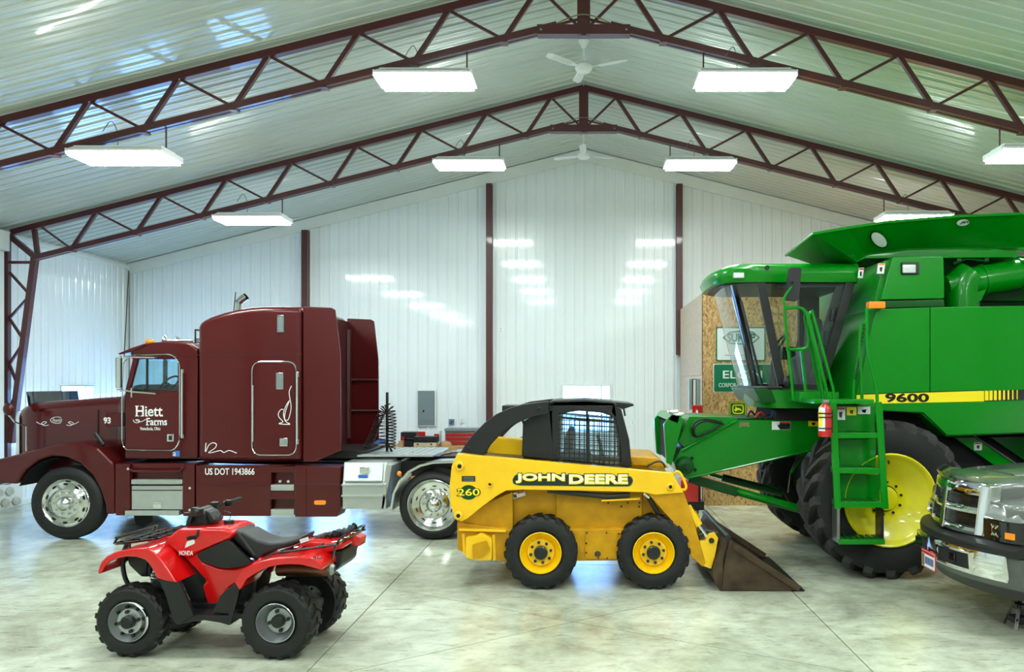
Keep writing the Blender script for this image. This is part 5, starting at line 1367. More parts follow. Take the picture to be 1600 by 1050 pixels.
# cab interior
MB().prism(pl(rpoly([(1240,606),(1240,560),(1262,548),(1265,500),(1276,500),(1284,560),(1282,606)], 4), KM), KM-0.25, KM+0.25).build('seat', M['grey_seat'], comb, bevel=0.04)
cpos = Vector((PX(1215,KM), KM, PZ(540,KM)))
st7 = MB().tube([cpos+Vector((0.10*math.cos(a), 0.2*math.sin(a), 0.14*math.cos(a))) for a in [2*math.pi*k/20 for k in range(20)]], 0.015, 6, closed=True).build('steering_wheel', M['black_plastic'], comb)
MB().tube([cpos, cpos+Vector((-0.06, 0, -0.3)), cpos+Vector((-0.05, 0, -0.62))], [0.03, 0.05, 0.07], 8).build('steering_column', M['black_plastic'], comb)
MB().box(PX(1228,KM), PX(1262,KM), KD+0.1, KD+0.35, PZ(606,KM), PZ(545,KM)).build('control_console', M['grey_seat'], comb, bevel=0.03)
MB().box(PX(1232,KM), PX(1255,KM), KM+0.35, KM+0.75, PZ(560,KM), PZ(540,KM)).build('monitor', M['black_plastic'], comb, bevel=0.02)
MB().tube([(PX(1158,11.3), 11.3, PZ(470,11.3)), (PX(1190,11.2), 11.2, PZ(600,11.2))], 0.018, 6).build('wiper_arm', M['black_plastic'], comb)
MB().ell((PX(1229,10.6), 10.55, PZ(597,10.6)), 0.05, 0.05, 0.08).build('convex_mirror', M['black_plastic'], comb)
# mirror on its arm
mi = MB().prism(pl(rpoly([(1232,418.5),(1252,418),(1248,466),(1243,471),(1227,469)], 3), 10.3), 10.27, 10.34).build('mirror', M['black_plastic'], comb, bevel=0.02)
MB().tube(catmull([P(1237,448,10.25), P(1226,464,10.25), P(1225,474,10.25), P(1232,480,10.25), P(1246,480,10.25), P(1256,486,10.25), P(1262,497,10.25)], 5), 0.016, 7).build('mirror_arm', G, mi)
for a in (441, 447): MB().ell(P(1238,a,10.25), 0.014, 0.02, 0.014).build('ball_joint', M['black_gloss'], mi)
# handrails and ladder
LD = 9.66
def rail(pts, d, r=0.019, cm=True):
    MB().tube(catmull([P(a,b,d) for a, b in pts], 5) if cm else [P(a,b,d) for a, b in pts], r, 7).build('handrail', G, comb)
rail([(1240,626),(1234,570),(1226,490),(1231,482),(1250,481),(1259,487),(1262,497),(1263,535),(1259,544),(1250,546),(1229,546)], 10.25)
rail([(1252,546),(1260,622)], 10.25, cm=False)
rail([(1287,628),(1276,560),(1262,494),(1264,490)], 10.2)
rail([(1284,628),(1270,560),(1258,500),(1259,491)], 10.3)
rail([(1303,640),(1302,612),(1299,598),(1271,494),(1268,488),(1264,492),(1266,505),(1292,612),(1294,626)], 9.85)
rail([(1354,482),(1356,545),(1362,575),(1369,605),(1371,630)], LD)
rail([(1345,505),(1343,545),(1346,590),(1347,626)], 10.0)
rail([(1352,500),(1336,592),(1334,625)], 10.05)
# chain across the gap
for k in range(16):
    t_ = k/15; a = 1351-t_*15; b = 508+t_*82+4*math.sin(t_*3.1)
    MB().ell(P(a, b, 10.0), 0.012, 0.012, 0.022, 6, 4).build('chain_link', M['black_steel'], comb)
pf = MB().box(PX(1272,LD), PX(1366,LD), LD, 10.6, PZ(631,LD), PZ(624,LD)).build('platform', G, comb, bevel=0.006)
MB().box(PX(1240,10.5), PX(1300,10.5), 10.2, 10.8, PZ(627,10.5), PZ(612,10.5)).build('cab_walkway', G, comb, bevel=0.01)
for a0, a1 in (((1301,628),(1309,795)), ((1372,628),(1383,795))):
    MB().bar(P(*a0, LD), P(*a1, LD), 0.04, 0.075).build('ladder_rail', G, comb, bevel=0.006)
    MB().bar(P(a0[0]+3, a0[1]+2, LD+0.25), P(a1[0]+1, a1[1]-2, LD+0.25), 0.04, 0.05).build('ladder_rail', G, comb, bevel=0.006)
for x0, x1, y in ((1305,1372,680), (1308,1376,735), (1310,1380,788)):
    stp_ = MB().box(PX(x0,LD), PX(x1,LD), LD-0.01, LD+0.27, PZ(y+5,LD), PZ(y-4,LD)).build('ladder_step', G, comb, bevel=0.006)
    for k in range(5): MB().box(PX(x0+4+k*12.5,LD), PX(x0+12+k*12.5,LD), LD+0.02, LD+0.24, PZ(y-4,LD), PZ(y-4.8,LD)).build('grip_tread', GD, stp_, smooth=0)
for x0, x1, y0, y1 in ((1305,1366,634,676), (1308,1368,686,731), (1311,1374,741,784)):
    MB().box(PX(x0,LD+0.27), PX(x1,LD+0.27), LD+0.25, LD+0.28, PZ(y1,LD+0.27), PZ(y0,LD+0.27)).build('riser_panel', G, comb, bevel=0.004)
for x in (1309, 1378): MB().box(PX(x,LD), PX(x+4.5,LD), LD+0.03, LD+0.22, PZ(848,LD), PZ(794,LD)).build('step_strap', M['steel_tool'] if x < 1340 else M['black_steel'], comb)
bs = MB().box(PX(1311,LD), PX(1383,LD), LD, LD+0.26, PZ(851,LD), PZ(843,LD)).build('bottom_step', G, comb, bevel=0.006)
for k in range(7): MB().box(PX(1314+k*9.6,LD), PX(1320+k*9.6,LD), LD+0.03, LD+0.23, PZ(843,LD), PZ(840.5,LD)).build('grip_tooth', GD, bs, smooth=0)
sticker(1306.5,636,14,20,LD+0.245)
sticker(1323,636,15,13,LD+0.245,'stripe_yellow',None)
sticker(1340.5,635.5,19,11.5,LD+0.245,'sign_white',None)
# feeder house
FH0, FH1 = 10.95, 12.30
fhs = [(1151,657),(1300,655),(1300,697),(1073,748),(1062,742),(1052,722),(1064,702)]
MB().prism(pl(fhs, FH0), FH0, FH1).build('feeder_house', G, comb, bevel=0.012)
MB().prism(pl([(1078,650),(1150,652),(1154,657),(1070,700),(1060,690)], FH0), FH0+0.04, FH1-0.04).build('feeder_top', G, comb, bevel=0.012)
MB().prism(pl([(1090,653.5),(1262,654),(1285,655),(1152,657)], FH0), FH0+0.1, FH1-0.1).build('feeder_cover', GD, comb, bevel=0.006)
ffm = MB().prism(pl([(1036,662),(1048,647),(1062,648),(1066,656),(1048,726),(1040,722)], FH0), FH0-0.12, FH0-0.02).build('feeder_faceplate', G, comb, bevel=0.01)
MB().prism(pl([(1036,662),(1048,647),(1062,648),(1066,656),(1048,726),(1040,722)], FH0), FH1+0.02, FH1+0.12).build('feeder_faceplate', G, comb, bevel=0.01)
MB().prism(pl([(1040,655),(1048,647),(1062,648),(1058,662)], FH0), FH0-0.12, FH1+0.12).build('faceplate_beam', G, comb, bevel=0.01)
MB().box(PX(1046,FH0), PX(1050,FH0), FH0, FH1, PZ(722,FH0), PZ(660,FH0)).build('feeder_mouth', M['black_matte'], comb)
for a, b, c in ((1053,641,0.06), (1062,645,0.04)): MB().box(PX(a,FH0)-0.08, PX(a,FH0)+0.05, FH0-0.13, FH0+0.05, PZ(b+5,FH0), PZ(b-1,FH0)).build('latch_block', M['polished'], comb, bevel=0.02)
hub = MB().lathe([(0.0, -0.16), (0.035, -0.16), (0.04, -0.12), (0.095, -0.11), (0.115, -0.06), (0.118, 0.0)], (PX(1069,FH0), FH0, PZ(727,FH0)), 'y', 24).build('drive_hub', GD, comb)
MB().lathe([(0.0, -0.19), (0.022, -0.19), (0.022, -0.15)], (PX(1069,FH0), FH0, PZ(727,FH0)), 'y', 8).build('hub_nut', M['dark_steel'], hub)
for a, b in ((1081,716),(1086,734)): MB().cyl((PX(a,FH0), FH0-0.015, PZ(b,FH0)), (PX(a,FH0), FH0+0.01, PZ(b,FH0)), 0.022, 10).build('slot_hole', M['black_matte'], comb)
for k, off in enumerate((0, 3)):
    MB().tube(catmull([P(1128+off,660+off,FH0-0.05), P(1100+off,655+off,FH0-0.1), P(1086+off,660+off,FH0-0.1), P(1081+off,672,FH0-0.1), P(1085+off,682,FH0-0.08), P(1100,679,FH0-0.06), P(1126,664,FH0-0.04)], 5), 0.014, 6).build('hydraulic_hose', M['black_plastic'], comb)
MB().tube([P(1066,704,FH0-0.01), P(1151,657.5,FH0-0.01)], 0.016, 6).build('feeder_edge', G, comb)
MB().tube([P(1073,748,FH0-0.01), P(1272,703,FH0-0.01)], 0.014, 6).build('feeder_edge', G, comb)
s1 = sticker(1206,658.5,29,13,FH0,'sign_white',None)
MB().prism(pl([(1218,659),(1234.5,659),(1234.5,671),(1218,671)], FH0), FH0-0.007, FH0).build('sticker_text_block', M['black_gloss'], s1, smooth=0)
MB().prism(pl([(1218,659),(1234.5,659),(1234.5,661.5),(1218,661.5)], FH0), FH0-0.009, FH0).build('sticker_band', M['red_enamel'], s1, smooth=0)
sticker(1263,657,16,9,FH0,'stripe_yellow',None)
crest = MB()
crest.prism(pl(rpoly([(1155,660),(1171,660),(1170,663),(1172,668),(1166,666),(1160,666),(1154,669),(1156,663)], 1), FH0), FH0-0.004, FH0)
crest.build('crest_decal', M['olive'], comb, smooth=0)
# lift cylinders under the feeder
MB().tube([P(1076,748,FH0+0.2), P(1152,770,FH0+0.2)], 0.055, 10).build('lift_cylinder', GD, comb)
MB().prism(pl([(1080,741),(1152,762),(1150,775),(1078,753)], FH0+0.15), FH0+0.1, FH0+0.3).build('cylinder_guard', GD, comb, bevel=0.01)
MB().tube([P(1148,767,FH0+0.2), P(1256,797,FH0+0.2)], 0.055, 12).build('lift_cylinder_barrel', G, comb)
MB().tube([P(1108,741,FH1-0.3), P(1131,747,FH1-0.3)], 0.03, 10).build('lift_rod', M['chrome'], comb)
MB().tube([P(1128,746,FH1-0.3), P(1222,770,FH1-0.3)], 0.055, 12).build('lift_cylinder', GD, comb)
MB().prism(pl([(1217,760),(1226,764),(1240,786),(1232,783)], FH1-0.4), FH1-0.42, FH1-0.38).build('cylinder_bracket', M['dark_steel'], comb)
# dark running gear behind the wheel and under the cab
MB().box(PX(1270,11.3), PX(1400,11.3), 10.9, 12.3, 0.9, PZ(660,11.0)).build('gearbox', M['black_steel'], comb, bevel=0.05)
MB().prism(pl([(1212,640),(1340,634),(1340,660),(1208,655)], 11.0), 10.9, 12.2).build('underfloor', M['black_matte'], comb)
for k in range(11):
    x = 1168+k*12
    MB().tube(catmull([P(x,652,10.98), P(x+5,642+4*(k%3),10.96), P(x+11,648-3*(k%2),10.98), P(x+16,654,11.0)], 4), 0.014, 5).build('wiring_loom', M[('black_plastic','red_enamel','dark_steel','blue_cloth','white_paint')[k % 5]], comb)
MB().tube([P(1258,688,11.4), P(1235,738,11.4), P(1231,770,11.4)], 0.01, 5).build('brake_line', M['steel_tool'], comb)
MB().tube([P(1266,700,11.3), P(1234,742,11.3)], 0.014, 5).build('tie_rod', G, comb)
# rear underbody and struts seen above the pickup's hood
MB().prism(cp([(1380,646),(1438,646),(1476,683),(1600,683),(XE,670),(XE,780),(1500,780)], 10.5), 10.45, 12.9).build('rear_body', M['black_matte'], comb)
MB().prism(cp([(1488,683),(1520,683),(1600,735),(1600,760)], 10.4), 10.36, 10.42).build('lower_strut', G, comb, bevel=0.006)
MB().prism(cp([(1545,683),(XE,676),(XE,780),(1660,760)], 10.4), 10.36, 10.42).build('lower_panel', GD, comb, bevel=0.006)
MB().tube([P(1522,681,10.35), P(1592,728,10.35)], 0.012, 6).build('strut_edge', M['steel_tool'], comb)
sticker(1522,691.5,12,12,10.355)
# unloading auger
ay = 10.75
MB().tube([P(1503,482,ay), P(1503,452,ay), P(1506,440,ay), P(1516,431,ay)], 0.21, 20).build('auger_elbow', G, comb)
MB().tube([P(1498,444,ay), P(1640,420,ay), P(1900,395,ay)], 0.185, 24).build('unloading_auger', G, comb)
for a, b in ((1533,438), (1592,428)): MB().tube([P(a,b,ay), P(a+4,b-0.7,ay)], 0.20, 24).build('auger_flange', G, comb)
MB().tube([P(1478,448,ay), P(1497,444.5,ay)], [0.13, 0.19], 18).build('auger_cap', G, comb)
MB().box(PX(1476,11), PX(1640,11), 11.2, 11.3, PZ(478,11), PZ(400,11)).build('auger_well', M['green_dark'], comb)
MB().tube([P(1490,412,10.7), P(1510,404,10.7), P(1542,408,10.7)], 0.016, 6).build('auger_brace', GD, comb)
for a in (1498, 1541): MB().box(PX(a,10.7)-0.03, PX(a,10.7)+0.03, 10.68, 10.76, PZ(409,10.7), PZ(402,10.7)).build('auger_clamp', GD, comb, bevel=0.008)
MB().prism(pl([(1525,457),(1540,452),(1532,470),(1526,472)], 10.6), 10.58, 10.62).build('auger_flap', G, comb)
sticker(1342,418.5,8,16,10.6,lean=2)
sticker(1372,411.5,11,16,10.2,'sign_white','amber',lean=2)

# fire extinguisher on the platform
fe = thing('fire_extinguisher', 'red fire extinguisher strapped beside the top of the green ladder', 'extinguisher', P(1284,681,LD))
fx, fz0, fz1 = PX(1284,LD), PZ(681,LD), PZ(633,LD)
fr7 = 10.2*LD/F
MB().lathe([(0.0, fz0), (fr7*0.96, fz0), (fr7, fz0+0.02), (fr7, fz1-0.06), (fr7*0.8, fz1-0.01), (fr7*0.35, fz1+0.02), (fr7*0.3, fz1+0.03), (0, fz1+0.03)], (fx, LD-0.13, 0), 'z', 20).build('cylinder', M['red_enamel'], fe)
MB().box(fx-0.03, fx+0.035, LD-0.16, LD-0.10, fz1+0.02, fz1+0.06).build('valve', M['steel_tool'], fe, bevel=0.01)
MB().bar((fx-0.035, LD-0.13, fz1+0.065), (fx+0.05, LD-0.13, fz1+0.045), 0.025, 0.012).build('handle', M['steel_tool'], fe)
lb = MB(); A = [Vector((fx+fr7*1.01*math.cos(t), LD-0.13+fr7*1.01*math.sin(t), PZ(672,LD))) for t in [math.radians(a) for a in range(185, 265, 10)]]
lb.loft([A, [p+Vector((0,0,PZ(636,LD)-PZ(672,LD))) for p in A]], caps=False, closed=False); lbl = lb.build('label_sheet', M['sign_white'], fe)
lb = MB(); A = [Vector((fx+fr7*1.02*math.cos(t), LD-0.13+fr7*1.02*math.sin(t), PZ(665,LD))) for t in [math.radians(a) for a in range(190, 240, 10)]]
lb.loft([A, [p+Vector((0,0,PZ(641,LD)-PZ(665,LD))) for p in A]], caps=False, closed=False); lb.build('label_band', M['stripe_yellow'], lbl)
for b in (645, 651, 668):
    MB().tube([Vector((fx+fr7*1.05*math.cos(t), LD-0.13+fr7*1.05*math.sin(t), PZ(b,LD))) for t in [2*math.pi*k/16 for k in range(16)]], 0.007, 5, closed=True).build('strap', M['black_plastic'], fe)
MB().box(fx+fr7*0.7, PX(1296,LD), LD-0.14, LD-0.01, PZ(676,LD), PZ(640,LD)).build('bracket', M['burgundy_dark'], fe)

# ================================================================== grey pickup nosing in from the right
PYC = 8.30
pick = thing('pickup_truck', 'grey pickup truck with chrome cross grille, nose only in view', 'pickup', (4.6, PYC, 0))
PG = M['pickup_grey']
def pz(py, d): return PZ(py, d)
def fxof(y, x0=3.47, sweep=0.30, hw=1.0):
    """front face in plan: bowed back towards the corners"""
    return x0 + sweep*abs((y-PYC)/hw)**2.2
def strip(y0, y1, zs, xoff, n=12, sweep=0.30, x0=3.47):
    """rings along the front for a profile of (dx, z) pairs"""
    rings = []
    for k in range(n+1):
        y = y0+(y1-y0)*k/n; rings.append([(fxof(y, x0, sweep)+dx, y, z) for dx, z in zs])
    return rings
# bumper: black top pad, chrome face, grey valance
MB().loft(strip(PYC-1.0, PYC+1.0, [(-0.06,0.83),(-0.05,0.86),(0.10,0.90),(0.30,0.90),(0.30,0.78),(-0.05,0.78)], 0, 16)).build('bumper_pad', M['black_plastic'], pick, smooth=40)
MB().loft(strip(PYC-0.90, PYC+0.90, [(-0.06,0.79),(-0.045,0.79),(-0.02,0.60),(-0.03,0.56),(-0.055,0.60),(-0.075,0.70)], 0, 16)).build('bumper_chrome', M['chrome'], pick, smooth=40)
MB().loft(strip(PYC-1.0, PYC+1.0, [(-0.035,0.79),(0.35,0.79),(0.35,0.50),(0.02,0.50),(-0.02,0.56)], 0, 16)).build('bumper_lower', M['pickup_lower'], pick, smooth=40)
MB().loft(strip(PYC-0.98, PYC+0.98, [(0.03,0.51),(0.35,0.51),(0.35,0.40),(0.10,0.40)], 0, 16)).build('air_dam', M['black_plastic'], pick, smooth=40)
for y0, y1 in ((PYC-0.60, PYC-0.12), (PYC+0.12, PYC+0.60)):
    h_ = MB().loft(strip(y0, y1, [(-0.080,0.755),(-0.04,0.755),(-0.03,0.615),(-0.072,0.615)], 0, 6)).build('bumper_opening', M['black_matte'], pick, smooth=40)
    MB().loft(strip(y0-0.015, y1+0.015, [(-0.092,0.77),(-0.05,0.77),(-0.05,0.752),(-0.088,0.752)], 0, 6)).build('opening_trim', M['chrome'], h_)
    MB().loft(strip(y0-0.015, y1+0.015, [(-0.085,0.615),(-0.05,0.615),(-0.05,0.597),(-0.078,0.597)], 0, 6)).build('opening_trim', M['chrome'], h_)
    ye = y0 if y0 < PYC else y1
    MB().loft(strip(ye-0.012, ye+0.012, [(-0.092,0.77),(-0.05,0.77),(-0.05,0.60),(-0.08,0.60)], 0, 2)).build('opening_trim', M['chrome'], h_)
    MB().box(fxof((y0+y1)/2)-0.084, fxof((y0+y1)/2)-0.06, (y0+y1)/2-0.06, (y0+y1)/2+0.14, 0.64, 0.73).build('fog_lamp', M['black_gloss'], h_, bevel=0.01)
lpx = fxof(PYC)-0.115
pla = MB().box(lpx-0.004, lpx+0.004, PYC-0.155, PYC+0.155, 0.50, 0.655).build('license_plate', M['sign_white'], pick, smooth=0)
MB().box(lpx-0.006, lpx, PYC-0.15, PYC+0.15, 0.625, 0.652).build('plate_band', M['red_enamel'], pla, smooth=0)
MB().box(lpx-0.0065, lpx, PYC+0.09, PYC+0.15, 0.505, 0.62).build('plate_scene', M['olive'], pla, smooth=0)
mat('plate_blue', (40,60,130), 0.5)
MB().box(lpx-0.003, lpx+0.006, PYC-0.165, PYC+0.165, 0.49, 0.665).build('plate_frame', M['red_enamel'], pla, smooth=0)
for k in range(6): MB().box(lpx-0.0065, lpx, PYC+0.07-k*0.034-0.022, PYC+0.07-k*0.034, 0.53, 0.60).build('plate_character', M['plate_blue'], pla, smooth=0)
MB().loft(strip(PYC-0.10, PYC+0.10, [(-0.10,0.79),(-0.04,0.79),(-0.03,0.66),(-0.085,0.66)], 0, 4)).build('plate_mount', M['chrome'], pick, smooth=40)
# grille: chrome frame with cross, mesh inserts
gx0, gsw = 3.50, 0.55
def gstrip(y0, y1, prof_, n=8): return strip(y0, y1, prof_, 0, n, gsw, gx0)
Z0, Z1 = 0.93, 1.31
g0, g1 = PYC-0.50, PYC+0.50
lean = 0.06
gm = lambda z: lean*(z-Z0)/(Z1-Z0)
gr8 = MB().loft(gstrip(g0+0.02, g1-0.02, [(0.05+gm(Z1),Z1),(0.07+gm(Z1),Z1),(0.07,Z0),(0.05,Z0)])).build('grille_mesh', M['dark_steel'], pick, smooth=40)
for za, zb_, pr in ((Z1-0.05, Z1+0.06, -0.03), (Z0-0.03, Z0+0.025, -0.01), ((Z0+Z1)/2-0.03, (Z0+Z1)/2+0.025, -0.02)):
    MB().loft(gstrip(g0, g1, [(pr+gm(zb_)+0.015,zb_),(0.08+gm(zb_),zb_),(0.08+gm(za),za),(pr+gm(za)+0.015,za),(pr+gm(za),(za+zb_)/2)])).build('grille_bar', M['chrome'], pick, smooth=50)
for yc, w in ((PYC, 0.035), (g0-0.02, 0.05), (g1+0.02, 0.05)):
    MB().loft(gstrip(yc-w, yc+w, [(-0.03+gm(Z1),Z1+0.05),(0.08+gm(Z1),Z1+0.05),(0.08,Z0-0.03),(-0.03,Z0-0.03)], 2)).build('grille_upright', M['chrome'], pick, bevel=0.012)
for k in range(7):
    for ya, yb in ((g0+0.04, PYC-0.04), (PYC+0.04, g1-0.04)):
        for zz in ((Z0+0.045), (Z0+Z1)/2+0.04):
            z = zz+k*0.018; MB().loft(gstrip(ya, yb, [(0.035+gm(z),z+0.003),(0.055+gm(z),z+0.003),(0.055+gm(z),z-0.003),(0.035+gm(z),z-0.003)], 3)).build('grille_wire', M['black_gloss'], gr8, smooth=0)
# bug deflector standing on the hood's front edge
glass('deflector_clear', (0.80, 0.84, 0.82), 0.16, 0.12)
def defl(y0, y1, name):
    MB().loft(gstrip(y0, y1, [(0.05,Z1+0.06),(0.02,Z1+0.115),(0.03,Z1+0.125),(0.12,Z1+0.165),(0.125,Z1+0.155),(0.045,Z1+0.115),(0.065,Z1+0.06)], 6)).build(name, M['deflector_clear'], pick, smooth=40)
defl(PYC-0.46, PYC-0.10, 'bug_deflector'); defl(PYC-0.09, PYC+0.09, 'bug_deflector'); defl(PYC+0.10, PYC+0.46, 'bug_deflector')
# hood, fenders, headlamps
rings = []
for x, hw, z, r in ((3.68, 0.46, 1.33, 0.05), (3.78, 0.56, 1.385, 0.06), (4.0, 0.64, 1.42, 0.07), (4.5, 0.68, 1.46, 0.08), (5.3, 0.72, 1.52, 0.09)):
    rings.append([(x, y, zz) for y, zz in rrect(PYC-hw, PYC+hw, 1.05, z, r, 0.02, 5)])
MB().loft(rings).build('hood', PG, pick, smooth=50)
MB().prism([(3.82, PYC-0.35), (5.3, PYC-0.45), (5.3, PYC+0.45), (3.82, PYC+0.35)], 1.36, 1.375, 'z')
rg = []
for x, hw, z in ((4.05, 0.30, 1.44), (4.5, 0.34, 1.485), (5.3, 0.38, 1.545)): rg.append([(x, y, zz) for y, zz in rrect(PYC-hw, PYC+hw, 1.3, z, 0.05, 0.02, 4)])
MB().loft(rg).build('hood_bulge', PG, pick, smooth=50)
for s in (-1, 1):
    def fy(v): return PYC+s*v
    rings = []
    for x, y_in, y_out, ztop in ((3.72, 0.52, 0.80, 1.22), (3.82, 0.54, 0.92, 1.24), (4.0, 0.58, 0.98, 1.27), (4.5, 0.62, 1.0, 1.33), (5.3, 0.66, 1.0, 1.40)):
        a, b = sorted((fy(y_in), fy(y_out)))
        rings.append([(x, y, zz) for y, zz in rrect(a, b, 0.86, ztop, 0.07, 0.02, 5)])
    MB().loft(rings).build('fender', PG, pick, smooth=50)
    # headlamp wrapped into the corner under a painted brow
    hp = ((0.545, 3.64), (0.65, 3.665), (0.78, 3.70), (0.88, 3.76), (0.955, 3.87), (0.99, 4.0))
    def face(o, za, zb): return [[(x-o, fy(yv+o), za), (x-o, fy(yv+o), zb), (x+0.10, fy(yv-0.06), zb), (x+0.10, fy(yv-0.06), za)] for yv, x in hp]
    hl = MB().loft(face(0.012, 0.895, 1.072)).build('headlamp', M['black_gloss'], pick, smooth=40)
    MB().loft([[(x+0.0-0.004, fy(yv), 1.08), (x+0.03, fy(yv-0.01), 1.175), (x+0.10, fy(yv-0.03), 1.225), (x+0.22, fy(yv-0.06), 1.20), (x+0.22, fy(yv-0.06), 1.08)] for yv, x in hp]).build('headlamp_brow', PG, pick, smooth=50)
    yv0 = 0.71; x0 = 3.664
    MB().lathe([(0.048, -0.012), (0.035, 0.005), (0.0, 0.01)], (x0, fy(yv0), 0.985), 'x', 16).build('reflector', M['chrome'], hl)
    for ang in (45, 135, 225, 315):
        c_, s_ = math.cos(math.radians(ang)), math.sin(math.radians(ang))
        MB().bar((x0-0.008, fy(yv0)+0.03*c_, 0.985+0.03*s_), (x0-0.002+0.008*s*c_, fy(yv0)+0.075*c_, 0.985+0.072*s_), 0.016, 0.016).build('reflector_point', M['chrome'], hl)
    MB().loft([[(x-0.018, fy(yv+0.016), 0.93), (x-0.018, fy(yv+0.016), 0.985), (x, fy(yv), 0.985), (x, fy(yv), 0.93)] for yv, x in ((0.80, 3.712), (0.84, 3.736), (0.88, 3.76))]).build('turn_lens', M['amber'], hl)
# front wheels hang beyond the picture, the stub of the cab follows
MB().box(4.0, 6.6, PYC-0.75, PYC+0.75, 0.75, 1.0).build('chassis', M['black_steel'], pick, bevel=0.03)
for yy, fc in ((PYC-1.0, -1), (PYC+1.0, 1)): truck_wheel(pick, 4.95, 0.42, yy, 0.38, 0.26, False, 0.22, fc)
MB().prism([(5.3,0.8),(5.3,1.40),(5.7,1.52),(6.3,2.05),(7.2,2.08),(7.2,0.8)], PYC-0.98, PYC+0.98).build('cab', PG, pick, bevel=0.06, seg=3)

# jack stand under the nose
jx, jy = PX(1597,8.05), 8.05
jk = thing('jack_stand', 'black steel jack stand under the nose of the grey pickup', 'jack stand', (jx, jy, 0))
top = 0.40
for sx, sy in ((-1,-1),(1,-1),(1,1),(-1,1)):
    MB().bar((jx+sx*0.11, jy+sy*0.11, 0.0), (jx+sx*0.035, jy+sy*0.035, 0.27), 0.035, 0.02).build('leg', M['black_gloss'], jk, smooth=0)
for z, w in ((0.07, 0.097), (0.19, 0.062)):
    for (ax, ay), (bx_, by) in zip([(-1,-1),(1,-1),(1,1),(-1,1)], [(1,-1),(1,1),(-1,1),(-1,-1)]):
        MB().bar((jx+ax*w, jy+ay*w, z), (jx+bx_*w, jy+by*w, z), 0.008, 0.05).build('brace', M['black_gloss'], jk, smooth=0)
MB().cyl((jx, jy, 0.10), (jx, jy, top-0.03), 0.03, 12).build('post', M['black_gloss'], jk)
MB().box(jx-0.045, jx+0.045, jy-0.045, jy+0.045, 0.24, 0.30).build('collar', M['black_gloss'], jk, bevel=0.01)
MB().prism([(jx-0.06, top), (jx-0.05, top-0.035), (jx+0.05, top-0.035), (jx+0.06, top), (jx+0.04, top-0.012), (jx-0.04, top-0.012)], jy-0.04, jy+0.04).build('saddle', M['black_gloss'], jk)

# ================================================================== wall fittings
BW = BACK-0.022
ep = thing('electrical_panel', 'grey metal electrical breaker panel on the white back wall', 'electrical panel', (PX(666.5,BACK), BW, PZ(664,BACK)))
MB().box(PX(652,BACK), PX(682,BACK), BW-0.05, BW, PZ(666,BACK), PZ(609,BACK)).build('trim_frame', M['white_trim'], ep, bevel=0.004)
MB().box(PX(654,BACK), PX(680,BACK), BW-0.07, BW-0.04, PZ(664,BACK), PZ(610.5,BACK)).build('cover', M['grey_panel'], ep, bevel=0.004)
pd = MB().box(PX(661,BACK), PX(676,BACK), BW-0.078, BW-0.065, PZ(657,BACK), PZ(627,BACK)).build('door', M['grey_panel'], ep, bevel=0.003)
MB().box(PX(662,BACK), PX(664,BACK), BW-0.085, BW-0.075, PZ(643.5,BACK), PZ(640.5,BACK)).build('latch', M['black_gloss'], pd)
for px, py, lab in ((722,657,'white duplex outlet on the back wall right of the breaker panel'), (989,659,'white duplex outlet on the back wall right of the loader cab'), (783,515,'white outlet plate high on the back wall beside the middle post')):
    x, z = PX(px,BACK), PZ(py,BACK)
    o = MB().box(x-0.045, x+0.045, BW-0.022, BW, z-0.06, z+0.06).build('wall_outlet', M['white_paint'], bevel=0.006, org=(x, BW, z))
    for dz in (-0.025, 0.025): MB().box(x-0.016, x+0.016, BW-0.026, BW-0.02, z+dz-0.014, z+dz+0.014).build('socket', M['cream_plastic'], o, bevel=0.003)
    tag(o, lab, 'outlet', 'wall outlets')
x, z = PX(706,BACK), PZ(659,BACK)
o = MB().box(x-0.06, x+0.06, BW-0.024, BW, z-0.065, z+0.065).build('wall_sticker', M['grey_panel'], smooth=0, org=(x, BW, z))
MB().prism([(x-0.05,z-0.03),(x-0.01,z+0.0),(x-0.03,z+0.05),(x+0.02,z+0.01),(x+0.05,z+0.04),(x+0.03,z-0.02),(x+0.0,z-0.055)], BW-0.027, BW-0.02).build('print', M['plate_blue'], o, smooth=0)
tag(o, 'small white and dark blue sign on the back wall beside the breaker panel', 'sign')
x = LW+0.10
tag(MB().tube([(x, BACK-0.13, 0.02), (x, BACK-0.13, EAVE-0.25), (x+0.0, BACK-0.16, EAVE-0.18)], 0.016, 8).build('conduit', M['steel_tool'], org=(x, BACK-0.13, 0)), 'thin grey conduit running up the back left corner of the hall', 'conduit')

# ================================================================== workbench along the back wall
BZ = 0.90; D9 = 18.75
bx0, bx1 = PX(548,D9), PX(842,D9)
wb = thing('workbench', 'long wooden workbench standing against the back wall', 'workbench', ((bx0+bx1)/2, 19.2, 0))
for k in range(5):
    y0 = 18.52+k*0.226
    MB().box(bx0, bx1, y0, y0+0.222, BZ-0.045, BZ).build('plank', M['wood'], wb, bevel=0.004)
MB().box(bx0, bx1, 18.49, 18.52, BZ-0.11, BZ+0.004).build('front_edge', M['wood'], wb, bevel=0.004)
for k in range(4):
    x = bx0+0.08+(bx1-bx0-0.16)*k/3
    for y in (18.6, 19.55): MB().box(x-0.045, x+0.045, y-0.045, y+0.045, 0, BZ-0.045).build('leg', M['wood'], wb)
MB().box(bx0+0.05, bx1-0.05, 18.65, 19.6, 0.25, 0.28).build('lower_shelf', M['wood'], wb)
def item(name, px0, px1, h, y0, y1, mt, label, cat, z=BZ, bevel=0.012, org=None):
    x0, x1 = PX(px0,D9), PX(px1,D9)
    o = MB().box(x0, x1, y0, y1, z+0.001, z+h).build(name, M[mt], bevel=bevel, org=((x0+x1)/2, (y0+y1)/2, z)); tag(o, label, cat); return o, x0, x1, z+h
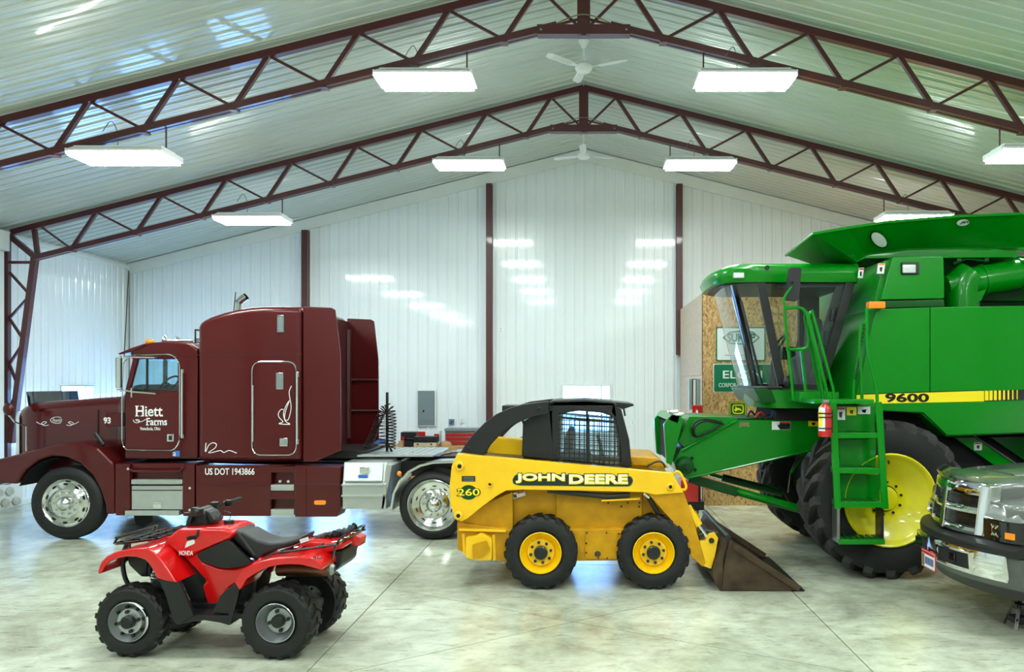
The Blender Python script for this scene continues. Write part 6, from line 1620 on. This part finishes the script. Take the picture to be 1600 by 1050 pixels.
def front(o, name, px0, px1, za, zb, y, mt): return MB().box(PX(px0,D9), PX(px1,D9), y-0.008, y+0.002, za, zb).build(name, M[mt], o, bevel=0.002)
# stack of cases behind the truck's hose stand
o, *_ , t1 = item('tool_case', 648, 683, 0.09, 18.62, 18.95, 'cream_plastic', 'low olive cream tool case at the bottom of the bench stack', 'tool case')
front(o, 'latch', 653, 656, BZ+0.04, BZ+0.07, 18.62, 'dark_steel'); front(o, 'latch', 674, 677, BZ+0.04, BZ+0.07, 18.62, 'dark_steel')
o, *_ , t2 = item('tool_case', 648, 684, 0.13, 18.62, 18.95, 'black_plastic', 'dark power tool case lying on the cream case', 'tool case', z=t1)
front(o, 'latch', 655, 658, t1+0.05, t1+0.10, 18.62, 'dark_steel'); front(o, 'latch', 673, 676, t1+0.05, t1+0.10, 18.62, 'dark_steel')
MB().tube([(PX(661,D9), 18.61, t1+0.05), (PX(661,D9), 18.57, t1+0.07), (PX(671,D9), 18.57, t1+0.07), (PX(671,D9), 18.61, t1+0.05)], 0.01, 6).build('handle', M['dark_steel'], o)
o, *_ , t3 = item('storage_box', 634, 647, 0.17, 18.62, 18.9, 'black_steel', 'small black box beside the stacked tool cases', 'box')
front(o, 'lid', 633.6, 647.4, BZ+0.13, BZ+0.174, 18.618, 'black_gloss')
o, *_ , t4 = item('tool_case', 622, 647.5, 0.06, 19.0, 19.3, 'red_enamel', 'flat red case under the black and red one', 'tool case', z=BZ)
front(o, 'lid_line', 622, 647.5, BZ+0.03, BZ+0.034, 19.0, 'black_plastic')
o, *_ , t5 = item('tool_case', 622, 646, 0.24, 19.0, 19.3, 'black_plastic', 'black drill case with red badge on the flat red case', 'tool case', z=t4)
front(o, 'badge', 624, 628, t4+0.06, t4+0.14, 19.0, 'red_enamel'); front(o, 'red_band', 622, 646, t4+0.0, t4+0.05, 19.0, 'red_enamel')
o, *_ , t6 = item('carton', 649, 683, 0.32, 19.02, 19.35, 'sign_white', 'white and red printed carton at the back of the bench stack', 'carton', z=BZ, bevel=0.004)
front(o, 'print', 649, 661, BZ+0.17, BZ+0.31, 19.02, 'red_enamel'); front(o, 'print', 675, 683, BZ+0.16, BZ+0.26, 19.02, 'red_enamel')
tag(MB().lathe([(0.0, BZ+0.001), (0.07, BZ+0.001), (0.07, BZ+0.11), (0.065, BZ+0.125), (0, BZ+0.125)], (PX(628,D9), 18.72, 0), 'z', 16).build('tin_can', M['cardboard'], org=(PX(628,D9), 18.72, BZ)), 'tan round tin on the bench left of the black box', 'tin')
# soft bundles
def bundle(name, px, y, rx, ry, rz, mt, label, cat, seed):
    rnd = random.Random(seed); x = PX(px, D9); rings = []
    for j in range(0, 8):
        t = math.pi*0.5*j/7; rings.append([(x+rx*math.cos(t)*math.cos(a)*rnd.uniform(0.85,1.1), y+ry*math.cos(t)*math.sin(a)*rnd.uniform(0.85,1.1), BZ+0.002+rz*math.sin(t)*rnd.uniform(0.85,1.12)*(1 if j else 0)) for a in [2*math.pi*k/14 for k in range(14)]])
    o = MB().loft(rings).build(name, M[mt], org=(x, y, BZ), smooth=60); return tag(o, label, cat)
o = bundle('jacket', 588, 18.9, 0.28, 0.2, 0.17, 'blue_cloth', 'crumpled dark blue jacket on the left end of the workbench', 'jacket', 3)
o = bundle('rag_pile', 695, 18.85, 0.15, 0.15, 0.11, 'cardboard', 'tan rags heaped on the bench before the tool chest', 'rags', 5)
o = bundle('canvas_bag', 818, 19.1, 0.16, 0.2, 0.22, 'olive', 'olive brown canvas bag on the right end of the bench', 'bag', 9)
# tool chest
tcx0, tcx1, ty = PX(695,D9+0.4), PX(746,D9+0.4), 19.15
chest = thing('tool_chest', 'grey metal tool chest with red drawers on the bench', 'tool chest', ((tcx0+tcx1)/2, ty+0.25, BZ))
MB().box(tcx0, tcx1, ty+0.02, ty+0.45, BZ+0.002, BZ+0.30).build('body', M['grey_panel'], chest, bevel=0.01)
MB().box(tcx0-0.01, tcx1+0.01, ty-0.01, ty+0.46, BZ+0.302, BZ+0.375).build('lid', M['grey_panel'], chest, bevel=0.015)
for k in range(3):
    z0 = BZ+0.02+k*0.09
    dr = MB().box(tcx0+0.03, tcx1-0.03, ty, ty+0.03, z0, z0+0.08).build('drawer', M['red_enamel'], chest, bevel=0.004)
    MB().box(tcx0+0.04, tcx1-0.04, ty-0.012, ty+0.004, z0+0.06, z0+0.076).build('pull', M['chrome'], dr, bevel=0.003)
# small things on the right half
rg_ = thing('grease_gun', 'red grease can with yellow nozzles on the bench behind the loader', 'grease can', (PX(773,D9), 18.9, BZ))
MB().lathe([(0.0, BZ+0.001), (0.075, BZ+0.001), (0.075, BZ+0.13), (0.06, BZ+0.16), (0, BZ+0.165)], (PX(773,D9), 18.9, 0), 'z', 16).build('can', M['red_enamel'], rg_)
for dx in (-0.025, 0.03): MB().tube([(PX(773,D9)+dx, 18.9, BZ+0.15), (PX(773,D9)+dx, 18.9, BZ+0.26)], [0.02, 0.012], 8).build('nozzle', M['stripe_yellow'], rg_)
vs = thing('bench_vise', 'dark grey bench vise on the bench behind the loader', 'vise', (PX(791,D9), 18.75, BZ))
vx = PX(789,D9)
MB().box(vx-0.10, vx+0.06, 18.68, 18.9, BZ+0.001, BZ+0.05).build('base', M['dark_steel'], vs, bevel=0.01)
MB().prism([(vx-0.09,BZ+0.05),(vx+0.03,BZ+0.05),(vx+0.03,BZ+0.17),(vx-0.02,BZ+0.17),(vx-0.02,BZ+0.12),(vx-0.09,BZ+0.10)], 18.72, 18.86).build('fixed_jaw', M['dark_steel'], vs, bevel=0.012)
MB().prism([(vx+0.05,BZ+0.06),(vx+0.14,BZ+0.06),(vx+0.14,BZ+0.10),(vx+0.10,BZ+0.17),(vx+0.05,BZ+0.17)], 18.73, 18.85).build('sliding_jaw', M['dark_steel'], vs, bevel=0.012)
MB().cyl((vx+0.02, 18.79, BZ+0.085), (vx+0.2, 18.79, BZ+0.085), 0.018, 8).build('screw', M['steel_tool'], vs)
MB().cyl((vx+0.19, 18.69, BZ+0.085), (vx+0.19, 18.89, BZ+0.085), 0.009, 6).build('handle', M['steel_tool'], vs)
o, *_ = item('parts_box', 758, 770, 0.10, 18.65, 18.85, 'cardboard', 'small open cardboard parts box on the bench near the middle post', 'box', bevel=0.004)
front(o, 'flap', 758, 770, BZ+0.075, BZ+0.10, 18.65, 'wood')
tag(MB().tube(catmull([(PX(744,D9), 18.7, BZ+0.02), (PX(750,D9), 18.62, BZ+0.03), (PX(757,D9), 18.72, BZ+0.02), (PX(752,D9), 18.8, BZ+0.035), (PX(745,D9), 18.75, BZ+0.02)], 6), 0.016, 6).build('air_hose', M['black_plastic'], org=(PX(750,D9), 18.7, BZ)), 'loose black hose coiled on the bench beside the tool chest', 'hose')

# ================================================================== signs on the boarded room
OF = OD-0.001
sg = thing('grain_bin_sign', 'white sign with green border and oval emblem behind the combine cab', 'sign', (PX(1152,OD), OF, PZ(564,OD)))
MB().prism(pl(rpoly([(1118.5,511),(1196,511),(1196,564.5),(1118.5,564.5)], 2), OD), OF-0.012, OF).build('border', M['sign_green'], sg, smooth=0)
MB().prism(pl(rpoly([(1120.5,513),(1194,513),(1194,562.5),(1120.5,562.5)], 2), OD), OF-0.015, OF-0.01).build('panel', M['sign_white'], sg, smooth=0)
em = [(1130,527.5),(1140,519),(1157,517.5),(1176,519),(1186,527.5),(1176,536),(1157,537.5),(1140,536)]
MB().tube([(PX(a,OD), OF-0.017, PZ(b,OD)) for a, b in em], 0.014, 5, closed=True).build('emblem_outline', M['sign_green'], sg)
text_px('lettering', 'SUKUP', 1136, 521, 1180, 534, OF-0.015, M['sign_green'], sg, bold=0.03)
text_px('small_print', 'Sukup Manufacturing Co.', 1133, 554, 1182, 556.5, OF-0.015, M['dark_steel'], sg)
text_px('small_print', 'Sheffield, Iowa', 1145, 558, 1171, 560.5, OF-0.015, M['dark_steel'], sg)
sg = thing('village_sign', 'green road sign with white village name lettering under the white sign', 'sign', (PX(1160,OD), OF, PZ(612,OD)))
MB().prism(pl(rpoly([(1114.5,568.5),(1206,568.5),(1206,613),(1114.5,613)], 3), OD), OF-0.012, OF).build('border', M['sign_white'], sg, smooth=0)
MB().prism(pl(rpoly([(1115.5,569.5),(1205,569.5),(1205,612),(1115.5,612)], 3), OD), OF-0.015, OF-0.01).build('panel', M['sign_green'], sg, smooth=0)
text_px('lettering', 'ELGIN', 1129.5, 579, 1191, 591.5, OF-0.015, M['sign_white'], sg, bold=0.01)
text_px('lettering', 'CORPORATION', 1123, 598.5, 1171, 605, OF-0.015, M['sign_white'], sg)
text_px('lettering', 'LIMIT', 1176, 598.5, 1198, 605, OF-0.015, M['sign_white'], sg)
sg = thing('tractor_maker_sign', 'small square green sign with yellow leaping deer', 'sign', (PX(1152,OD), OF, PZ(655,OD)))
MB().prism(pl(rpoly([(1139,628),(1166,628),(1166,655.5),(1139,655.5)], 1), OD), OF-0.012, OF).build('panel', M['jd_green'], sg, smooth=0)
MB().tube([(PX(a,OD), OF-0.014, PZ(b,OD)) for a, b in rpoly([(1145,633),(1161,633),(1161,645),(1153,646.5),(1145,645)], 3)], 0.009, 5, closed=True).build('emblem_outline', M['stripe_yellow'], sg)
MB().prism(pl([(1147,640),(1149.5,638),(1148.5,635),(1150.5,635.5),(1150,637),(1153,637.5),(1156,638),(1159,642),(1157,641.5),(1155,640.5),(1151,641.2),(1148.5,644),(1149,641.5),(1147,641.5)], OD), OF-0.017, OF-0.011).build('deer_mark', M['stripe_yellow'], sg, smooth=0)
MB().tube([(PX(a,OD), OF-0.013, PZ(b,OD)) for a, b in [(1140.5,629.5),(1164.5,629.5),(1164.5,654),(1140.5,654)]], 0.006, 4, closed=True).build('border_line', M['stripe_yellow'], sg)

# red shop press standing at the corner of the boarded room
prd = 15.6; px_ = lambda a: PX(a, prd)
pzz = lambda b: PZ(b, prd)
pr = thing('shop_press', 'red shop press with bright twin uprights at the boarded room corner', 'press', (px_(1082), prd, 0))
for a in (1078.5, 1091.5): MB().box(px_(a-2.6), px_(a+2.6), prd-0.03, prd+0.03, pzz(640), pzz(592)).build('guide_post', M['aluminium'], pr, bevel=0.006)
MB().box(px_(1081.5), px_(1088.5), prd+0.0, prd+0.03, pzz(640), pzz(592)).build('back_plate', M['black_steel'], pr)
MB().box(px_(1083), px_(1087), prd-0.01, prd+0.01, pzz(640), pzz(593)).build('ram', M['white_paint'], pr)
MB().box(px_(1080.5), px_(1096), prd-0.08, prd+0.12, pzz(658), pzz(633)).build('head', M['red_enamel'], pr, bevel=0.012)
MB().prism(pl([(1085,650),(1087,640),(1089,640),(1091,650)], prd), prd-0.1, prd-0.07).build('pointer', M['white_paint'], pr)
for a in (1080.5, 1094): MB().box(px_(a-1.5), px_(a+1.5), prd-0.05, prd+0.05, pzz(752), pzz(657)).build('upright', M['black_steel'], pr)
MB().box(px_(1062), px_(1089), prd-0.2, prd+0.2, pzz(782), pzz(748)).build('base_cabinet', M['red_enamel'], pr, bevel=0.012)
MB().box(px_(1064), px_(1098), prd-0.18, prd+0.18, 0.001, pzz(782)).build('foot', M['black_steel'], pr)
MB().box(px_(1090), px_(1093.5), prd-0.12, prd-0.06, 0.02, pzz(750)).build('leg', M['black_steel'], pr)
